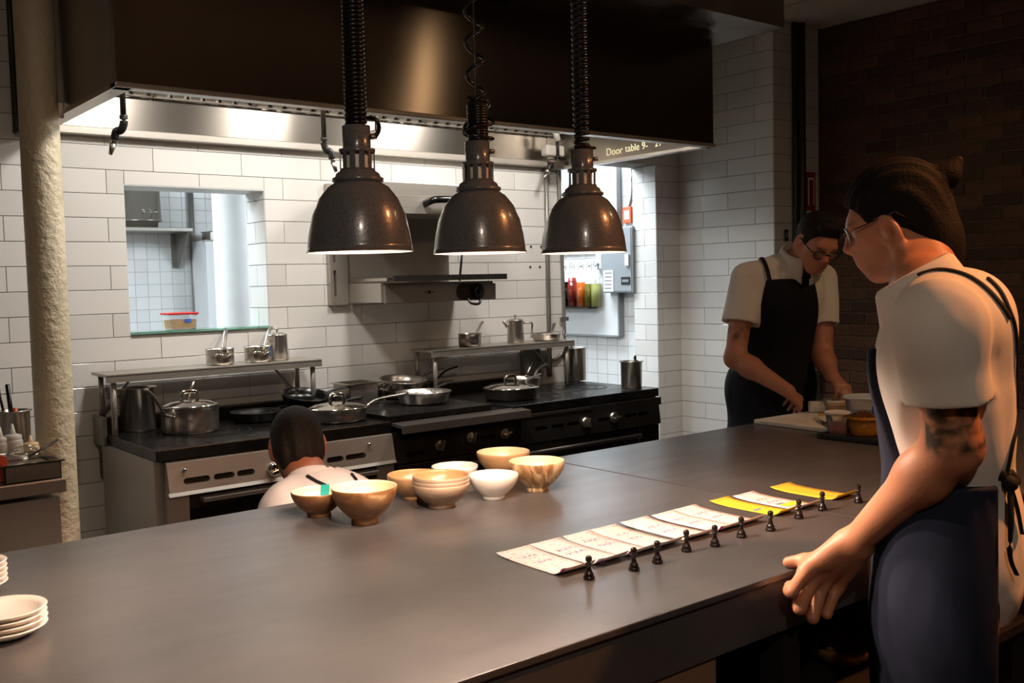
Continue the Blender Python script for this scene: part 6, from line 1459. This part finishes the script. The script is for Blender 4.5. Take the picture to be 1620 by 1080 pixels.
sdf_object('shirt', shirt2, lo, hi, res2, ['shirt_white'], P2, b2_)
collar(P2, b2_, neck2+F2*0.008+[0, 0, 0.002], (F2*0.45+[0, 0, 1]), 0.068, 0.055, 'shirt_white', 0.35, F2, 0.07, 0.036)
skirt2 = Blend([Ell(pel2, (0.20, 0.15, 0.2), M2a), Cap(pel2+F2*0.0, W2(0.02, 0.0, 0.45), 0.18, 0.225)], 0.08)
ap2 = Blend([Blend(torso_parts(pel2, chest2, neck2, R2, 1.05, off=0.026)[0], 0.06), skirt2], 0.05)
def apron2(P, c=None, r=None):
    d = ap2.ev(P, c, r)
    if d is None: return None
    d = d+folds(P, 0.004, 20, 11); Lx = (P-pel2)@R2; Ly = (P-pel2)@F2; z = P[:, 2]
    bib = np.maximum.reduce([np.abs(Lx)-np.interp(z, [1.05, 1.15, 1.52], [0.24, 0.185, 0.105]), 0.035-Ly, z-1.505, 1.0-z]); low = np.maximum.reduce([-0.10-Ly, z-1.09, 0.44-z])
    return np.maximum(d, np.minimum(bib, low))
lo, hi = ap2.bounds(); lo[2] = 0.42
sdf_object('apron', apron2, lo, hi, res2, ['apron_black'], P2, b2_)
s2s = lambda P, c=None, r=None: full2.ev(P)
for e in (-1, 1):
    strap('apron_strap', s2s, [W2(e*0.100, 0.25, 1.48), W2(e*0.098, 0.20, 1.54), W2(e*0.092, 0.12, 1.59), W2(e*0.06, 0.02, 1.58), W2(0, -0.06, 1.48)], 0.009, 'strap_black', P2, b2_, 0.004)
tk = neck2+F2*0.085+[0, 0, -0.03]-np.array(b2_)
MB().prism([(-0.02, 0.015), (0.02, 0.015), (0.012, -0.012), (0.02, -0.05), (0, -0.06), (-0.02, -0.05), (-0.012, -0.012)], 'y', -0.006, 0.006).build('necktie', 'apron_black', P2).location = tk
bpy.data.objects['necktie'].rotation_euler = (0, 0, math.atan2(F2[1], F2[0])+PI/2)
legs(P2, b2_, {-1: pel2-R2*0.08, 1: pel2+R2*0.08}, W2(-0.10, 0.0, 0.5), W2(-0.1, 0, 0), W2(0.10, 0.0, 0.5), W2(0.1, 0, 0), 'trouser', 0.01, Ell(pel2+[0, 0, -0.05], (0.17, 0.125, 0.11), M2a))
shoes(P2, b2_, [W2(-0.1, 0, 0), W2(0.1, 0, 0)], F2)

# ---------------------------------------------------------------- the cook crouching at the oven
res3 = 0.006
F3 = np.array([0.42, 0.907, 0]); R3 = np.array([0.907, -0.42, 0])
hc3 = pd(470, 704, 3.32); H3 = roll_basis(basis(np.array([0.36, 0.86, -0.36])), 0.06)
neck3 = pd(497, 768, 3.20); chest3 = pd(517, 838, 3.13); pel3 = chest3+np.array([0.02, 0.02, -0.40]); pel3[1] = max(pel3[1], 2.80)
P3 = thing('person', 'short-haired cook in a pale shirt crouching in front of the oven, back turned', 'person', (pel3[0], pel3[1], 0)); b3_ = (pel3[0], pel3[1], 0)
hp3, T3 = head_parts(hc3, H3, 1.05); Ti3 = lambda V: ((V-hc3)@H3)/1.05
tp3, M3a, M3b, sh3 = torso_parts(pel3, chest3, neck3, R3)
shL3 = pd(452, 810, 3.13); shR3 = pd(562, 800, 3.23); elL3 = shL3+F3*0.12-R3*0.04+[0, 0, -0.22]; wrL3 = elL3+F3*0.22+R3*0.05+[0, 0, 0.0]; elR3 = shR3+F3*0.12+R3*0.04+[0, 0, -0.22]; wrR3 = elR3+F3*0.20-R3*0.05+[0, 0, 0.02]
W3 = lambda x, y, z: np.array([pel3[0], pel3[1], 0])+R3*x+F3*y+np.array([0, 0, z])
kL, kR = W3(-0.15, 0.36, 0.46), W3(0.15, 0.36, 0.46); fL, fR = W3(-0.13, 0.20, 0), W3(0.13, 0.20, 0)
pel3[2] = 0.36
tp3, M3a, M3b, sh3 = torso_parts(pel3, chest3, neck3, R3)
leg3 = Blend([Cap(pel3-R3*0.08, kL, 0.085, 0.06), Cap(kL, fL+[0, 0, 0.1], 0.055, 0.045), Cap(pel3+R3*0.08, kR, 0.085, 0.06), Cap(kR, fR+[0, 0, 0.1], 0.055, 0.045)], 0.03)
arm3 = [Blend([Cap(a, b, 0.055, 0.045), Cap(b, c, 0.045, 0.028)], 0.03) for a, b, c in ((shL3, elL3, wrL3), (shR3, elR3, wrR3))]
h3 = hand_parts(wrL3, F3, (0, 0, 1), 1, [(0.3, 0.4, 0.3)]*4, 'relaxed', 0.92)+hand_parts(wrR3, F3, (0, 0, 1), -1, [(0.3, 0.4, 0.3)]*4, 'relaxed', 0.92)
neckp3 = Blend([Cap(neck3+[0, 0, -0.03], T3((0, -0.02, -0.05)), 0.068, 0.062), Cap(neck3-F3*0.02, T3((0, -0.040, -0.06)), 0.055, 0.050)], 0.03)
trap3 = Blend([Cap(shL3*0.5+neck3*0.5, neck3, 0.05, 0.055), Cap(shR3*0.5+neck3*0.5, neck3, 0.05, 0.055)], 0.04)
body_object(P3, b3_, [*hp3, neckp3, trap3, Blend(tp3, 0.06), *arm3, *h3, leg3], res3, skin_col('#a86a4c', Ti3))
def hair3(P, c=None, r=None):
    L = Ti3(P); d = Ell((0, -0.018, 0.030), (0.0815, 0.104, 0.0925))(L)+0.0015*noise3(L, 260, 3)
    zmin = np.interp(L[:, 1], [-0.14, -0.095, -0.06, -0.035, -0.022, 0.004, 0.012, 0.034, 0.040, 0.055, 0.075, 0.12], [-0.085, -0.105, -0.098, -0.075, 0.028, 0.030, -0.02, -0.02, 0.03, 0.055, 0.075, 0.08])
    d = np.maximum(d, (zmin+0.008*np.sin(L[:, 0]*160)-L[:, 2])*0.75)
    nape = np.maximum(Ell((0, -0.048, -0.022), (0.080, 0.070, 0.080))(L)+0.003*np.sin(L[:, 0]*150), L[:, 1]+0.030); return smin(d, nape, 0.02)
sdf_object('hair', hair3, hc3-0.17, hc3+0.17, 0.005, ['hair_brown'], P3, b3_); eyes(P3, b3_, T3)
tpo3 = torso_parts(pel3, chest3, neck3, R3, off=0.014)[0]
core3 = Blend([Blend(tpo3, 0.06), Cap(shL3*0.6+neck3*0.4, neck3-[0, 0, 0.006], 0.06, 0.06), Cap(shR3*0.6+neck3*0.4, neck3-[0, 0, 0.006], 0.06, 0.06), Cap(shL3, shR3, 0.06, 0.06), Cap(shL3, elL3, 0.074, 0.07), Cap(shR3, elR3, 0.074, 0.07)], 0.05)
def shirt3(P, c=None, r=None):
    d = core3.ev(P, c, r)
    if d is None: return None
    d = d+folds(P, 0.005, 24, 12); d = np.maximum(d, -Cap(neck3+[0, 0, 0.0], neck3+F3*0.04+[0, 0, 0.2], 0.068, 0.085)(P))
    for S_, E_ in ((shL3, elL3), (shR3, elR3)): A_ = (E_-S_)/np.linalg.norm(E_-S_); t = (P-S_)@A_; d = np.where(np.linalg.norm(P-S_-t[:, None]*A_, axis=1) < 0.10, np.maximum(d, np.where(t > 0.1, t-0.2, -1)), d)
    return np.maximum(d, 0.30-P[:, 2])
lo, hi = core3.bounds(); lo[2] = 0.27
sdf_object('shirt', shirt3, lo, hi, res3, ['shirt_grey'], P3, b3_)
collar(P3, b3_, neck3+F3*0.004+[0, 0, 0.0], (F3*0.5+[0, 0, 1]), 0.071, 0.045, 'shirt_grey', 0.4, F3, 0.04, 0.026)
s3s = lambda P, c=None, r=None: core3.ev(P)
strap_px('apron_strap', s3s, [(486, 753), (500, 761), (515, 768), (530, 778)], 0.0055, 'strap_black', P3, b3_, 0.004)
strap_px('apron_strap', s3s, [(542, 738), (556, 750), (566, 764), (573, 782)], 0.0055, 'strap_black', P3, b3_, 0.004)
q = raycast(s3s, 517, 738); q = (project(s3s, pd(517, 737, 3.05)) if q is None else q)-np.array(b3_); MB().sphere(q, 0.008, 10, 0, (1, 1, 0.6)).build('collar_button', 'steel_dull', P3)
legs(P3, b3_, {-1: pel3-R3*0.08, 1: pel3+R3*0.08}, kL, fL, kR, fR, 'trouser', 0.01, Ell(pel3+[0, 0, -0.02], (0.165, 0.125, 0.12)))
shoes(P3, b3_, [fL, fR], F3)
